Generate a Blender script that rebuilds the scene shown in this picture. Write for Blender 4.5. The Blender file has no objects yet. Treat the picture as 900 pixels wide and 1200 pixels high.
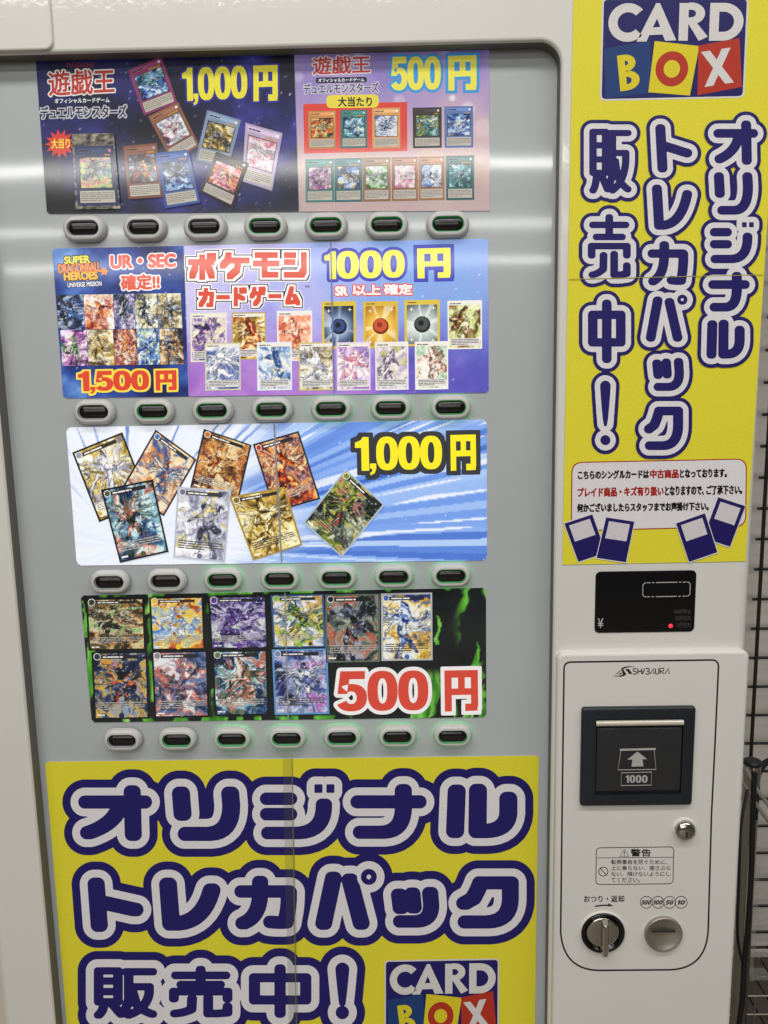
import bpy, bmesh, math
import numpy as np
from mathutils import Matrix, Vector

S = bpy.context.scene
COL = S.collection

# ------------------------------------------------------------------ camera
CAM_Y, CAM_Z = -1.0, 1.45
F_PX = 985.0                      # focal length in pixels of the 900 x 1200 photograph
TILT, ROLL, YAW = math.radians(9.2395), math.radians(1.0879), math.radians(-0.923)
cd = bpy.data.cameras.new('camera')
cam = bpy.data.objects.new('camera', cd)
COL.objects.link(cam)
cd.sensor_fit = 'VERTICAL'
cd.sensor_height = 24.0
cd.lens = 24.0 * F_PX / 1200.0
cd.clip_start = 0.02
cd.clip_end = 60
cam.matrix_world = (Matrix.Translation((0, CAM_Y, CAM_Z)) @ Matrix.Rotation(-YAW, 4, 'Z')
                    @ Matrix.Rotation(math.pi / 2 - TILT, 4, 'X') @ Matrix.Rotation(ROLL * -1, 4, 'Z'))
S.camera = cam

# ------------------------------------------------------------------ world + lamps
w = bpy.data.worlds.new('World')
S.world = w
w.use_nodes = True
bgn = w.node_tree.nodes['Background']
bgn.inputs[0].default_value = (0.98, 0.98, 0.95, 1)
bgn.inputs[1].default_value = 0.085
S.view_settings.view_transform = 'Standard'
S.view_settings.look = 'None'
S.view_settings.exposure = 0.0
S.view_settings.gamma = 1.0


def ceiling_lamp(x, y, z, sx, sy, power):
    ld = bpy.data.lights.new('fluorescent_lamp', 'AREA')
    ld.shape = 'RECTANGLE'
    ld.size, ld.size_y = sx, sy
    ld.energy = power
    ld.color = (1.0, 0.985, 0.955)
    o = bpy.data.objects.new('fluorescent_lamp', ld)
    o.location = (x, y, z)
    COL.objects.link(o)


ceiling_lamp(0.5, -1.00, 2.75, 4.0, 0.30, 40)
ceiling_lamp(-0.65, -2.00, 2.75, 2.0, 0.20, 20)
ceiling_lamp(-0.7, -4.25, 2.70, 3.6, 0.22, 58)
ceiling_lamp(-1.0, -6.35, 2.70, 5.0, 0.26, 74)
ceiling_lamp(-1.3, -8.70, 2.70, 6.2, 0.28, 165)


# ------------------------------------------------------------------ maths helpers
def W(px, py, y=0.0):
    """point of the vertical plane at depth y that shows at pixel (px, py) of the photograph; works on arrays"""
    u = (np.asarray(px, float) - 450) / F_PX
    v = -(np.asarray(py, float) - 600) / F_PX
    c, s = math.cos(ROLL), math.sin(ROLL)
    u, v = u * c + v * s, -u * s + v * c
    d1 = math.cos(TILT) + v * math.sin(TILT)
    d2 = -math.sin(TILT) + v * math.cos(TILT)
    c, s = math.cos(YAW), math.sin(YAW)
    dx, dy = u * c + d1 * s, -u * s + d1 * c
    t = (y - CAM_Y) / dy
    return dx * t, CAM_Z + d2 * t


def WP(px, py, y=0.0):
    x, z = W(px, py, y)
    return Vector((float(x), y, float(z)))


def lin(h):
    if isinstance(h, str):
        h = h.lstrip('#')
        h = [int(h[i:i + 2], 16) / 255 for i in (0, 2, 4)]
    a = np.asarray(h, float)
    return np.where(a <= 0.04045, a / 12.92, ((np.maximum(a, 0) + 0.055) / 1.055) ** 2.4)


def srgb(h):
    h = h.lstrip('#')
    return np.array([int(h[i:i + 2], 16) / 255 for i in (0, 2, 4)])


def vnoise(x, y, seed):
    r = np.random.default_rng(seed).random((64, 64))
    x = np.asarray(x, float) + 1000
    y = np.asarray(y, float) + 1000
    xi, yi = np.floor(x).astype(int), np.floor(y).astype(int)
    fx, fy = x - xi, y - yi
    fx, fy = fx * fx * (3 - 2 * fx), fy * fy * (3 - 2 * fy)
    a, b = r[xi % 64, yi % 64], r[(xi + 1) % 64, yi % 64]
    c, d = r[xi % 64, (yi + 1) % 64], r[(xi + 1) % 64, (yi + 1) % 64]
    return (a * (1 - fx) + b * fx) * (1 - fy) + (c * (1 - fx) + d * fx) * fy


def fbm(x, y, seed, octs=4):
    t, a, n = 0, 0.5, 0
    for k in range(octs):
        t = t + a * vnoise(x * 2 ** k, y * 2 ** k, seed + 17 * k)
        n += a
        a *= 0.55
    return t / n


def sstep(a, b, x):
    t = np.clip((x - a) / (b - a), 0, 1)
    return t * t * (3 - 2 * t)


def ramp(t, cols):
    c = np.array([srgb(h) for h in cols])
    t = np.clip(t, 0, 1) * (len(c) - 1)
    i = np.minimum(t.astype(int), len(c) - 2)
    f = (t - i)[..., None]
    return c[i] * (1 - f) + c[i + 1] * f


def mixc(a, b, m):
    return a * (1 - m[..., None]) + b * m[..., None]


# ------------------------------------------------------------------ materials
def new_mat(name):
    m = bpy.data.materials.new(name)
    m.use_nodes = True
    return m, m.node_tree.nodes, m.node_tree.links, m.node_tree.nodes['Principled BSDF']


def bump(nodes, links, bs, scale, strength, dist, detail=2.0, base=None, coat=False):
    tc = nodes.new('ShaderNodeTexCoord')
    no = nodes.new('ShaderNodeTexNoise')
    no.inputs['Scale'].default_value = scale
    no.inputs['Detail'].default_value = detail
    links.new(tc.outputs['Object'], no.inputs['Vector'])
    bp = nodes.new('ShaderNodeBump')
    bp.inputs['Strength'].default_value = strength
    bp.inputs['Distance'].default_value = dist
    links.new(no.outputs['Fac'], bp.inputs['Height'])
    if base:
        links.new(base.outputs[0], bp.inputs['Normal'])
    links.new(bp.outputs[0], bs.inputs['Coat Normal' if coat else 'Normal'])
    return bp


def plain(name, colour, rough=0.4, metal=0.0, spec=0.5, var=0.06, vscale=9.0, bmp=None, coat=0.0, emit=None):
    """procedural paint / plastic / metal: base colour with faint noise variation and optional bump"""
    m, N, L, b = new_mat(name)
    c = lin(colour)
    tc = N.new('ShaderNodeTexCoord')
    no = N.new('ShaderNodeTexNoise')
    no.inputs['Scale'].default_value = vscale
    no.inputs['Detail'].default_value = 5
    L.new(tc.outputs['Object'], no.inputs['Vector'])
    r = N.new('ShaderNodeValToRGB')
    r.color_ramp.elements[0].position = 0.3
    r.color_ramp.elements[1].position = 0.7
    r.color_ramp.elements[0].color = (*(c * (1 - var)), 1)
    r.color_ramp.elements[1].color = (*(c * (1 + var)), 1)
    L.new(no.outputs['Fac'], r.inputs[0])
    L.new(r.outputs[0], b.inputs['Base Color'])
    b.inputs['Roughness'].default_value = rough
    b.inputs['Metallic'].default_value = metal
    b.inputs['Specular IOR Level'].default_value = spec
    b.inputs['Coat Weight'].default_value = coat
    b.inputs['Coat Roughness'].default_value = 0.06
    if bmp:
        bump(N, L, b, *bmp)
    if emit:
        b.inputs['Emission Color'].default_value = (*lin(emit[0]), 1)
        b.inputs['Emission Strength'].default_value = emit[1]
    return m


def print_mat(name, emit=0.0, coat=0.0, rough=0.5, wave=0.0, crough=0.07, spec=0.3):
    """ink on paper: the ink colour is the mesh attribute print_colour, paper fibre grain is noise"""
    m, N, L, b = new_mat(name)
    at = N.new('ShaderNodeAttribute')
    at.attribute_name = 'print_colour'
    tc = N.new('ShaderNodeTexCoord')
    no = N.new('ShaderNodeTexNoise')
    no.inputs['Scale'].default_value = 420
    no.inputs['Detail'].default_value = 3
    L.new(tc.outputs['Object'], no.inputs['Vector'])
    mr = N.new('ShaderNodeMapRange')
    mr.inputs[1].default_value, mr.inputs[2].default_value = 0.25, 0.75
    mr.inputs[3].default_value, mr.inputs[4].default_value = 0.93, 1.05
    L.new(no.outputs['Fac'], mr.inputs[0])
    mx = N.new('ShaderNodeVectorMath')
    mx.operation = 'SCALE'
    L.new(at.outputs['Color'], mx.inputs[0])
    L.new(mr.outputs[0], mx.inputs['Scale'])
    L.new(mx.outputs[0], b.inputs['Base Color'])
    b.inputs['Roughness'].default_value = rough
    b.inputs['Specular IOR Level'].default_value = spec
    b.inputs['Coat Weight'].default_value = coat
    b.inputs['Coat Roughness'].default_value = crough
    if wave:
        bump(N, L, b, 5.0, 1.0, wave, 1.0, coat=True)
    if emit:
        L.new(mx.outputs[0], b.inputs['Emission Color'])
        b.inputs['Emission Strength'].default_value = emit
    return m


M = {}
M['cream'] = plain('cream_enamel', '#dedbd3', 0.34, var=0.02, vscale=3.0, bmp=(330, 0.12, 0.0004, 2.0), coat=0.6)
_b = M['cream'].node_tree.nodes['Principled BSDF']
bump(M['cream'].node_tree.nodes, M['cream'].node_tree.links, _b, 120.0, 0.35, 0.0003, 2.0, coat=True)
M['cream_smooth'] = plain('cream_plastic', '#dedbd4', 0.4, var=0.02, vscale=4.0, bmp=(500, 0.1, 0.0004, 2.0))
M['beige'] = plain('beige_laminate', '#d3c7b3', 0.55, var=0.03, bmp=(250, 0.15, 0.0005, 3.0))
M['grey'] = plain('grey_panel', '#b4b9ba', 0.42, var=0.03, vscale=4.0, coat=1.0)
_b = M['grey'].node_tree.nodes['Principled BSDF']
bump(M['grey'].node_tree.nodes, M['grey'].node_tree.links, _b, 5.0, 1.0, 0.0006, 1.0, coat=True)
M['gap'] = plain('dark_gap', '#2a2826', 0.8)
M['rim'] = plain('shaded_opening_wall', '#6b675f', 0.6)  # darker than the cream door: shade of the recess put into the colour
M['housing'] = plain('button_housing', '#c9c8c4', 0.36, bmp=(400, 0.08, 0.0004, 2.0))
M['cap'] = plain('button_cap', '#150f0d', 0.2, var=0.1)
M['led'] = plain('green_led', '#47805a', 0.5, emit=('#2fd25a', 0.12))
M['led_halo'] = plain('green_led_diffuser', '#8fb596', 0.5, emit=('#35e070', 2.3))
M['led_off'] = plain('led_off', '#8d918d', 0.5)
M['black_gloss'] = plain('black_acrylic', '#0c0b0c', 0.12, var=0.1)
M['black'] = plain('black_ink', '#191614', 0.6)
M['bezel'] = plain('bezel_plastic', '#1d2128', 0.38, var=0.08, vscale=30, bmp=(600, 0.1, 0.0004, 2.0))
M['bezel_in'] = plain('bezel_recess', '#15171b', 0.5)
M['silver'] = plain('silver_lip', '#d6d0c0', 0.3, metal=0.25)
M['chrome'] = plain('chrome', '#b9b2a8', 0.16, metal=1.0, var=0.05)
M['satin'] = plain('satin_metal', '#b3ab9e', 0.42, metal=0.9, var=0.08, vscale=60)
M['greyink'] = plain('grey_ink', '#b3b0ac', 0.6)
M['dimink'] = plain('dim_ink', '#3a3837', 0.6)
M['redled'] = plain('red_led', '#ff2a3c', 0.4, emit=('#ff2238', 2.2))
M['wire'] = plain('black_wire', '#181412', 0.45)
M['cable'] = plain('black_rubber', '#12100f', 0.55)
M['strap'] = plain('grey_strap', '#8f8b84', 0.5)
M['wallpaint'] = plain('cream_wall', '#cfc9c0', 0.7, var=0.03, bmp=(120, 0.2, 0.001, 3.0))
M['board'] = plain('dark_board', '#4b443e', 0.5, var=0.18, vscale=25)
M['floor'] = plain('vinyl_floor', '#7c746a', 0.4, var=0.1)
M['film'] = plain('clear_film', '#a8a5a0', 0.08, var=0.02)
_fb = M['film'].node_tree.nodes['Principled BSDF']
_fb.inputs['Alpha'].default_value = 0.3
M['tape'] = plain('clear_tape', '#6a6858', 0.25)
M['tape'].node_tree.nodes['Principled BSDF'].inputs['Alpha'].default_value = 0.16
sm, sN, sL, sb = new_mat('smoked_acrylic')
sb.inputs['Base Color'].default_value = (0.05, 0.05, 0.052, 1)
sb.inputs['Roughness'].default_value = 0.12
sb.inputs['Alpha'].default_value = 0.45
M['smoke'] = sm
P_LIT = print_mat('backlit_print', 0.57, 1.0, 0.5, 0.0006, 0.08)
P_ROW1 = print_mat('dim_backlit_print', 0.24, 1.0, 0.5, 0.0008, 0.085)
P_ROW4 = print_mat('low_backlit_print', 0.36, 0.6, 0.5, 0.0003)
P_SIDE = print_mat('poster_print', 0.0, 0.0, 0.42, 0.0)
P_BAN = print_mat('banner_print', 0.0, 0.0, 0.42, 0.0, spec=0.25)


# ------------------------------------------------------------------ objects
def tag(o, label=None, cat=None, group=None, kind=None):
    if label:
        o['label'] = label
    if cat:
        o['category'] = cat
    if group:
        o['group'] = group
    if kind:
        o['kind'] = kind
    return o


def empty(name, loc):
    o = bpy.data.objects.new(name, None)
    o.empty_display_size = 0.1
    COL.objects.link(o)
    o.location = loc
    return o


def world_loc(o):
    p = Vector(o.location)
    while o.parent:
        o = o.parent
        p += Vector(o.location)
    return p


def link_mesh(name, me, origin, parent):
    """mesh with world coordinates -> object with its origin at `origin`"""
    me.transform(Matrix.Translation(-Vector(origin)))
    o = bpy.data.objects.new(name, me)
    COL.objects.link(o)
    if parent:
        o.parent = parent
        o.location = Vector(origin) - world_loc(parent)
    else:
        o.location = origin
    return o


class MB:
    """collects faces with material slots; builds ONE mesh object"""

    def __init__(s):
        s.v, s.f, s.m, s.sm = [], [], [], []

    def add(s, verts, faces, mat, smooth=False):
        o = len(s.v)
        s.v += [tuple(map(float, p)) for p in verts]
        s.f += [tuple(i + o for i in f) for f in faces]
        s.m += [mat] * len(faces)
        s.sm += [smooth] * len(faces)

    def box(s, a, b, mat):
        x0, y0, z0 = a
        x1, y1, z1 = b
        s.add([(x0, y0, z0), (x1, y0, z0), (x1, y1, z0), (x0, y1, z0), (x0, y0, z1), (x1, y0, z1), (x1, y1, z1), (x0, y1, z1)],
              [(0, 3, 2, 1), (4, 5, 6, 7), (0, 1, 5, 4), (1, 2, 6, 5), (2, 3, 7, 6), (3, 0, 4, 7)], mat)

    def loft(s, loops, mat, cap0=False, cap1=True, smooth=True):
        n = len(loops[0])
        vs = [p for l in loops for p in l]
        fs = []
        for k in range(len(loops) - 1):
            for i in range(n):
                j = (i + 1) % n
                fs.append((k * n + i, k * n + j, (k + 1) * n + j, (k + 1) * n + i))
        s.add(vs, fs, mat, smooth)
        if cap1:
            s.add(loops[-1], [tuple(range(n))], mat)
        if cap0:
            s.add(loops[0], [tuple(range(n))[::-1]], mat)

    def tube(s, pts, r, mat, n=8):
        pts = [Vector(p) for p in pts]
        loops = []
        for i, p in enumerate(pts):
            d = (pts[min(i + 1, len(pts) - 1)] - pts[max(i - 1, 0)]).normalized()
            a = d.orthogonal().normalized() if i == 0 else (pa - d * pa.dot(d)).normalized()
            pa = a
            b = d.cross(a)
            rr = r[i] if isinstance(r, (list, tuple)) else r
            loops.append([p + (a * math.cos(2 * math.pi * k / n) + b * math.sin(2 * math.pi * k / n)) * rr for k in range(n)])
        s.loft(loops, mat, True, True)

    def build(s, name, mats, parent=None, origin=None):
        me = bpy.data.meshes.new(name)
        me.from_pydata(s.v, [], s.f)
        keys = []
        for k in s.m:
            if k not in keys:
                keys.append(k)
        for k in keys:
            me.materials.append(M[k])
        for p, k, q in zip(me.polygons, s.m, s.sm):
            p.material_index = keys.index(k)
            p.use_smooth = q
        me.update()
        if origin is None:
            a = np.array(s.v)
            origin = ((a[:, 0].min() + a[:, 0].max()) / 2, (a[:, 1].min() + a[:, 1].max()) / 2, a[:, 2].min())
        return link_mesh(name, me, origin, parent)


def rrect(x0, z0, x1, z1, r, y, n=8, radii=None):
    """rounded rectangle loop, counter-clockwise seen from the camera (-y)"""
    R = radii or (r, r, r, r)       # bottom-left, bottom-right, top-right, top-left
    out = []
    for (cx, cz, rr, a0) in ((x0 + R[0], z0 + R[0], R[0], 180), (x1 - R[1], z0 + R[1], R[1], 270),
                             (x1 - R[2], z1 - R[2], R[2], 0), (x0 + R[3], z1 - R[3], R[3], 90)):
        for k in range(n + 1):
            a = math.radians(a0 + 90 * k / n)
            out.append((cx + rr * math.cos(a), y, cz + rr * math.sin(a)))
    return out


def plate(mb, x0, z0, x1, z1, r, y_back, y_front, bev, mat, n=8, radii=None):
    """raised plate with rounded corners and a rounded front edge"""
    loops = [rrect(x0, z0, x1, z1, r, y_back, n, radii)]
    for k in range(5):
        a = math.pi / 2 * k / 4
        d = bev * (1 - math.cos(a))
        rr = tuple(max(q - d, 1e-4) for q in (radii or (r,) * 4))
        loops.append(rrect(x0 + d, z0 + d, x1 - d, z1 - d, r, y_front + bev * (1 - math.sin(a)), n, rr))
    mb.loft(loops, mat)


def lathe(mb, cx, cz, prof, mat, n=48, cap=True):
    """profile of (radius, y) pairs turned round the y axis"""
    loops = [[(cx + r * math.cos(2 * math.pi * k / n), y, cz + r * math.sin(2 * math.pi * k / n)) for k in range(n)] for r, y in prof]
    mb.loft(loops, mat, False, cap)


# ------------------------------------------------------------------ printing (flat ink layers)
EPS = 0.00005


def text_segments(body, tracking=1.0):
    cu = bpy.data.curves.new('lettering', 'FONT')
    cu.body = body
    cu.fill_mode = 'NONE'
    cu.resolution_u = 4
    cu.space_character = tracking
    o = bpy.data.objects.new('lettering', cu)
    COL.objects.link(o)
    bpy.context.view_layer.update()
    me = o.evaluated_get(bpy.context.evaluated_depsgraph_get()).to_mesh()
    co = np.array([v.co[:2] for v in me.vertices])
    ed = np.array([e.vertices[:] for e in me.edges])
    bpy.data.objects.remove(o)
    bpy.data.curves.remove(cu)
    return co[ed[:, 0]], co[ed[:, 1]]


def quad_of(box):
    if len(box) == 4 and not hasattr(box[0], '__len__'):
        x0, y0, x1, y1 = box
        return np.array([(x0, y0), (x1, y0), (x1, y1), (x0, y1)], float)
    return np.array(box, float)


def bil(q, u, v):
    u = np.asarray(u, float)[..., None]
    v = np.asarray(v, float)[..., None]
    return (q[0] * (1 - u) + q[1] * u) * (1 - v) + (q[3] * (1 - u) + q[2] * u) * v


def seg_dist(X, Y, a, b):
    out = np.full(X.shape, 1e9)
    for (ax, ay), (bx, by) in zip(a, b):
        dx, dy = bx - ax, by - ay
        l2 = dx * dx + dy * dy
        if l2 < 1e-12:
            d = (X - ax) ** 2 + (Y - ay) ** 2
        else:
            t = np.clip(((X - ax) * dx + (Y - ay) * dy) / l2, 0, 1)
            d = (X - ax - t * dx) ** 2 + (Y - ay - t * dy) ** 2
        np.minimum(out, d, out=out)
    return np.sqrt(out)


def cheb_dist(X, Y, a, b, p):
    """distance with square (p >= 20) or squarish corners"""
    out = np.full(X.shape, np.inf)
    for (ax, ay), (bx, by) in zip(a, b):
        n = max(1, int(math.hypot(bx - ax, by - ay) / 0.7))
        for k in range(n + 1):
            t = k / n
            dx, dy = np.abs(X - ax - t * (bx - ax)), np.abs(Y - ay - t * (by - ay))
            np.minimum(out, np.maximum(dx, dy) if p >= 20 else dx ** p + dy ** p, out=out)
    return out if p >= 20 else out ** (1.0 / p)


def inside_mask(gx, gy, a, b):
    h = gx[1] - gx[0]
    cnt = np.zeros((len(gy), len(gx) + 1))
    for (ax, ay), (bx, by) in zip(a, b):
        if ay == by:
            continue
        s = 1 if by > ay else -1
        lo, hi = min(ay, by), max(ay, by)
        i0, i1 = np.searchsorted(gy, lo), np.searchsorted(gy, hi)
        for i in range(i0, i1):
            x = ax + (gy[i] - ay) / (by - ay) * (bx - ax)
            j = min(max(int(math.ceil((x - gx[0]) / h)), 0), len(gx))
            cnt[i, j] += s
    return np.abs(np.cumsum(cnt, axis=1)[:, :len(gx)]) > 0.5


class Print:
    """ink shapes written in photograph pixels of the printed plane; ONE mesh with a print_colour attribute"""

    def __init__(s, y):
        s.y = y
        s.v, s.c, s.f = [], [], []

    def raw(s, pts, faces, cols, lvl):
        pts = np.asarray(pts, float)
        x, z = W(pts[:, 0], pts[:, 1], s.y)
        o = len(s.v)
        yy = s.y - lvl * EPS
        s.v += [(a, yy, b) for a, b in zip(x.tolist(), z.tolist())]
        s.f += [tuple(i + o for i in f) for f in faces]
        cols = np.asarray(cols, float)
        if cols.ndim == 1:
            cols = np.repeat(cols[None], len(pts), 0)
        s.c += cols.tolist()

    def poly(s, pts, colour, lvl):
        p = np.asarray(pts, float)
        x1, y1 = np.roll(p, -1, 0).T
        if (p[:, 0] * y1 - x1 * p[:, 1]).sum() > 0:      # face the camera
            p = p[::-1]
        s.raw(p, [tuple(range(len(p)))], lin(colour) * 0.86, lvl)

    def slab(s, pts, colour, thick=0.0006):
        """the sheet itself: front face, edges"""
        s.poly(pts, colour, 0)
        n = len(pts)
        x, z = W(np.array(pts)[:, 0], np.array(pts)[:, 1], s.y)
        o = len(s.v)
        for yy in (s.y, s.y + thick):
            s.v += [(a, yy, b) for a, b in zip(x.tolist(), z.tolist())]
        s.c += [[0.6, 0.6, 0.58]] * (2 * n)
        s.f += [(o + i, o + (i + 1) % n, o + n + (i + 1) % n, o + n + i) for i in range(n)]

    def grid(s, box, nx, ny, fn, lvl, clip=None):
        q = quad_of(box)
        u, v = np.meshgrid(np.linspace(0, 1, nx + 1), np.linspace(0, 1, ny + 1))
        p = bil(q, u, v)
        c = fn(u, v, p[..., 0], p[..., 1])
        cols = lin(np.clip(c, 0, 1)).reshape(-1, 3) * 0.86
        idx = np.arange((nx + 1) * (ny + 1)).reshape(ny + 1, nx + 1)
        f = np.stack([idx[1:, :-1], idx[1:, 1:], idx[:-1, 1:], idx[:-1, :-1]], -1).reshape(-1, 4)
        if clip is not None:
            pc = (p[1:, :-1] + p[:-1, 1:]) / 2
            f = f[clip(pc[..., 0], pc[..., 1]).reshape(-1)]
        s.raw(p.reshape(-1, 2), f.tolist(), cols, lvl)

    def field(s, gx, gy, G, colour, lvl):
        """marching squares: region G < 0"""
        ins = G < 0
        pts, faces = [], []
        full = ins[:-1, :-1] & ins[:-1, 1:] & ins[1:, :-1] & ins[1:, 1:]
        anyc = (ins[:-1, :-1] | ins[:-1, 1:] | ins[1:, :-1] | ins[1:, 1:]) & ~full
        for i in range(full.shape[0]):
            row = np.concatenate([[0], full[i].astype(int), [0]])
            d = np.diff(row)
            for j0, j1 in zip(np.where(d == 1)[0], np.where(d == -1)[0]):
                o = len(pts)
                pts += [(gx[j0], gy[i + 1]), (gx[j1], gy[i + 1]), (gx[j1], gy[i]), (gx[j0], gy[i])]
                faces.append((o, o + 1, o + 2, o + 3))
        for i, j in zip(*np.where(anyc)):
            cs = ((i + 1, j), (i + 1, j + 1), (i, j + 1), (i, j))
            poly = []
            for k in range(4):
                a, b = cs[k], cs[(k + 1) % 4]
                ga, gb = G[a], G[b]
                if ga < 0:
                    poly.append((gx[a[1]], gy[a[0]]))
                if (ga < 0) != (gb < 0):
                    t = ga / (ga - gb)
                    poly.append((gx[a[1]] + t * (gx[b[1]] - gx[a[1]]), gy[a[0]] + t * (gy[b[0]] - gy[a[0]])))
            if len(poly) > 2:
                o = len(pts)
                pts += poly
                faces.append(tuple(range(o, o + len(poly))))
        if pts:
            s.raw(pts, faces, lin(colour) * 0.86, lvl)

    def letters(s, a, b, layers, lvl, res, closed=True, rad=0.0, p=2, split=None):
        """a, b: segment ends in pixels. layers: (grow, colour) from the outermost inwards"""
        mx = max(l[0] for l in layers) + rad + 2 * res
        allp = np.concatenate([a, b])
        gx = np.arange(allp[:, 0].min() - mx, allp[:, 0].max() + mx + res, res)
        gy = np.arange(allp[:, 1].min() - mx, allp[:, 1].max() + mx + res, res)
        X, Y = np.meshgrid(gx, gy)
        D = seg_dist(X, Y, a, b)
        Dp = cheb_dist(X, Y, a, b, p) if p != 2 else D
        if closed:
            I = inside_mask(gx, gy, a, b)
            D, Dp = np.where(I, -D, D), np.where(I, -D, Dp)
        for k, (grow, colour) in enumerate(layers):
            if isinstance(rad, float):
                G = (D if k == len(layers) - 1 else Dp) - grow - rad
            s.field(gx, gy, G + 1e-9, colour, lvl + k)

    def text(s, body, box, layers, lvl, res=0.5, p=2, tracking=1.0, shear=0.0):
        a, b = text_segments(body, tracking)
        allp = np.concatenate([a, b])
        lo, hi = allp.min(0), allp.max(0)
        q = quad_of(box)
        g = layers[-1][0]
        c = q.mean(0)
        wq, hq = np.linalg.norm(q[1] - q[0]), np.linalg.norm(q[3] - q[0])
        q = c + (q - c) * 1.0
        iu, iv = g / wq, g / hq

        def mp(t):
            u = (t[:, 0] - lo[0]) / (hi[0] - lo[0])
            v = 1 - (t[:, 1] - lo[1]) / (hi[1] - lo[1])
            u = u + shear * (0.5 - v) * hq / wq
            return bil(q, iu + u * (1 - 2 * iu), iv + v * (1 - 2 * iv))
        s.letters(mp(a), mp(b), layers, lvl, res, True, 0.0, p)

    def build(s, name, mat, parent=None, smooth=False):
        me = bpy.data.meshes.new(name)
        me.from_pydata(s.v, [], s.f)
        at = me.attributes.new('print_colour', 'FLOAT_COLOR', 'POINT')
        c = np.ones((len(s.v), 4))
        c[:, :3] = np.array(s.c)
        at.data.foreach_set('color', c.ravel().astype(np.float32))
        me.materials.append(mat)
        me.update()
        a = np.array(s.v)
        org = ((a[:, 0].min() + a[:, 0].max()) / 2, s.y, a[:, 2].min())
        return link_mesh(name, me, org, parent)


def rounded(q, r, which=(1, 1, 1, 1), n=6):
    """pixel quad with rounded corners (tl, tr, br, bl)"""
    q = np.array(q, float)
    out = []
    for i in range(4):
        p, a, b = q[i], q[i - 1], q[(i + 1) % 4]
        if not which[i]:
            out.append(tuple(p))
            continue
        d1, d2 = (a - p) / np.linalg.norm(a - p), (b - p) / np.linalg.norm(b - p)
        s0, s1 = p + d1 * r, p + d2 * r
        for k in range(n + 1):
            t = k / n
            out.append(tuple((1 - t) ** 2 * s0 + 2 * t * (1 - t) * p + t * t * s1))
    return out


def in_poly(poly):
    poly = np.array(poly)

    def f(x, y):
        r = np.zeros(x.shape, bool)
        for (ax, ay), (bx, by) in zip(poly, np.roll(poly, -1, 0)):
            if ay != by:
                r ^= ((ay > y) != (by > y)) & (x < (bx - ax) * (y - ay) / (by - ay) + ax)
        return r
    return f


# hand-drawn rounded lettering: centre lines in a unit box (x right, y down)
def arc(x0, y0, cx, cy, x1, y1, n=8):
    return [((1 - t) ** 2 * x0 + 2 * t * (1 - t) * cx + t * t * x1, (1 - t) ** 2 * y0 + 2 * t * (1 - t) * cy + t * t * y1)
            for t in (k / n for k in range(n + 1))]


GLYPH = {
    'オ': [[(0, .24), (1, .24)], [(.80, 0), (.82, 1)], [(.60, .26)] + arc(.56, .42, .44, .78, .03, .96)],
    'リ': [[(.03, 0), (.06, .50)], [(.95, 0)] + arc(.97, .3, .97, .98, .55, 1.0) + [(.14, 1.0)]],
    'ジ': [[(.0, .20), (.36, .20)], [(.0, .56), (.36, .56)], [(.02, 1)] + arc(.5, 1.0, .97, .98, .96, .34)],
    'ナ': [[(0, .27), (1, .27)], [(.75, 0)] + arc(.75, .3, .78, .98, .4, 1.0) + [(.04, 1)]],
    'ル': [[(.03, .02), (0, 1)], [(.43, 0), (.42, 1)] + arc(.55, 1, .98, .99, 1, .55) + [(1, .2)]],
    'ト': [[(0, 0), (.08, 1)], [(.05, .42), (1, .62)]],
    'レ': [[(0, 0), (.07, 1)] + arc(.2, 1, .8, .96, 1, .15)],
    'カ': [[(0, .23), (.98, .23)] + arc(1, .25, 1, .6, .95, .85) + arc(.93, .98, .8, 1, .62, .97), [(.38, 0)] + arc(.38, .3, .36, .85, .02, 1)],
    'パ': [[(.22, .02), (0, 1)], [(.6, .06), (.86, 1)], ],
    'ッ': [[(0, .06), (.05, .52)], [(.40, .02), (.44, .50)], [(.93, 0)] + arc(.96, .4, .98, .98, .5, 1) + [(.06, 1)]],
    'ク': [[(.02, .52)] + arc(.2, .4, .3, .2, .36, 0) + [(1, 0)] + arc(1, .4, 1, .98, .5, 1) + [(.05, 1)]],
    '販': [[(0, 0), (.36, 0), (.36, .70), (0, .70), (0, 0)], [(0, .23), (.36, .23)], [(0, .47), (.36, .47)],
          [(.10, .76)] + arc(.08, .86, .06, .94, .0, 1), [(.26, .76), (.40, .96)],
          [(.52, .02), (1, .02)], [(.56, .04)] + arc(.56, .5, .58, .8, .42, .98), [(.60, .36), (.94, .36)] + arc(.94, .5, .9, .85, .56, 1),
          [(.64, .5)] + arc(.7, .75, .8, .9, 1, .98)],
    '売': [[(.04, .13), (.96, .13)], [(.5, 0), (.5, .34)], [(.14, .34), (.86, .34)], [(.0, .66), (.0, .50), (1, .50), (1, .66)],
          [(.34, .66)] + arc(.33, .9, .2, .98, .02, 1), [(.64, .64), (.64, .92)] + arc(.64, 1, .7, 1, .8, 1) + [(1, .98), (1, .84)]],
    '中': [[(0, .2), (1, .2), (1, .70), (0, .70), (0, .2)], [(.5, 0), (.5, 1)]],
    '!': [[(.5, 0), (.5, .66)], [(.5, 1), (.5, 1.001)]],
}


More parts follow.
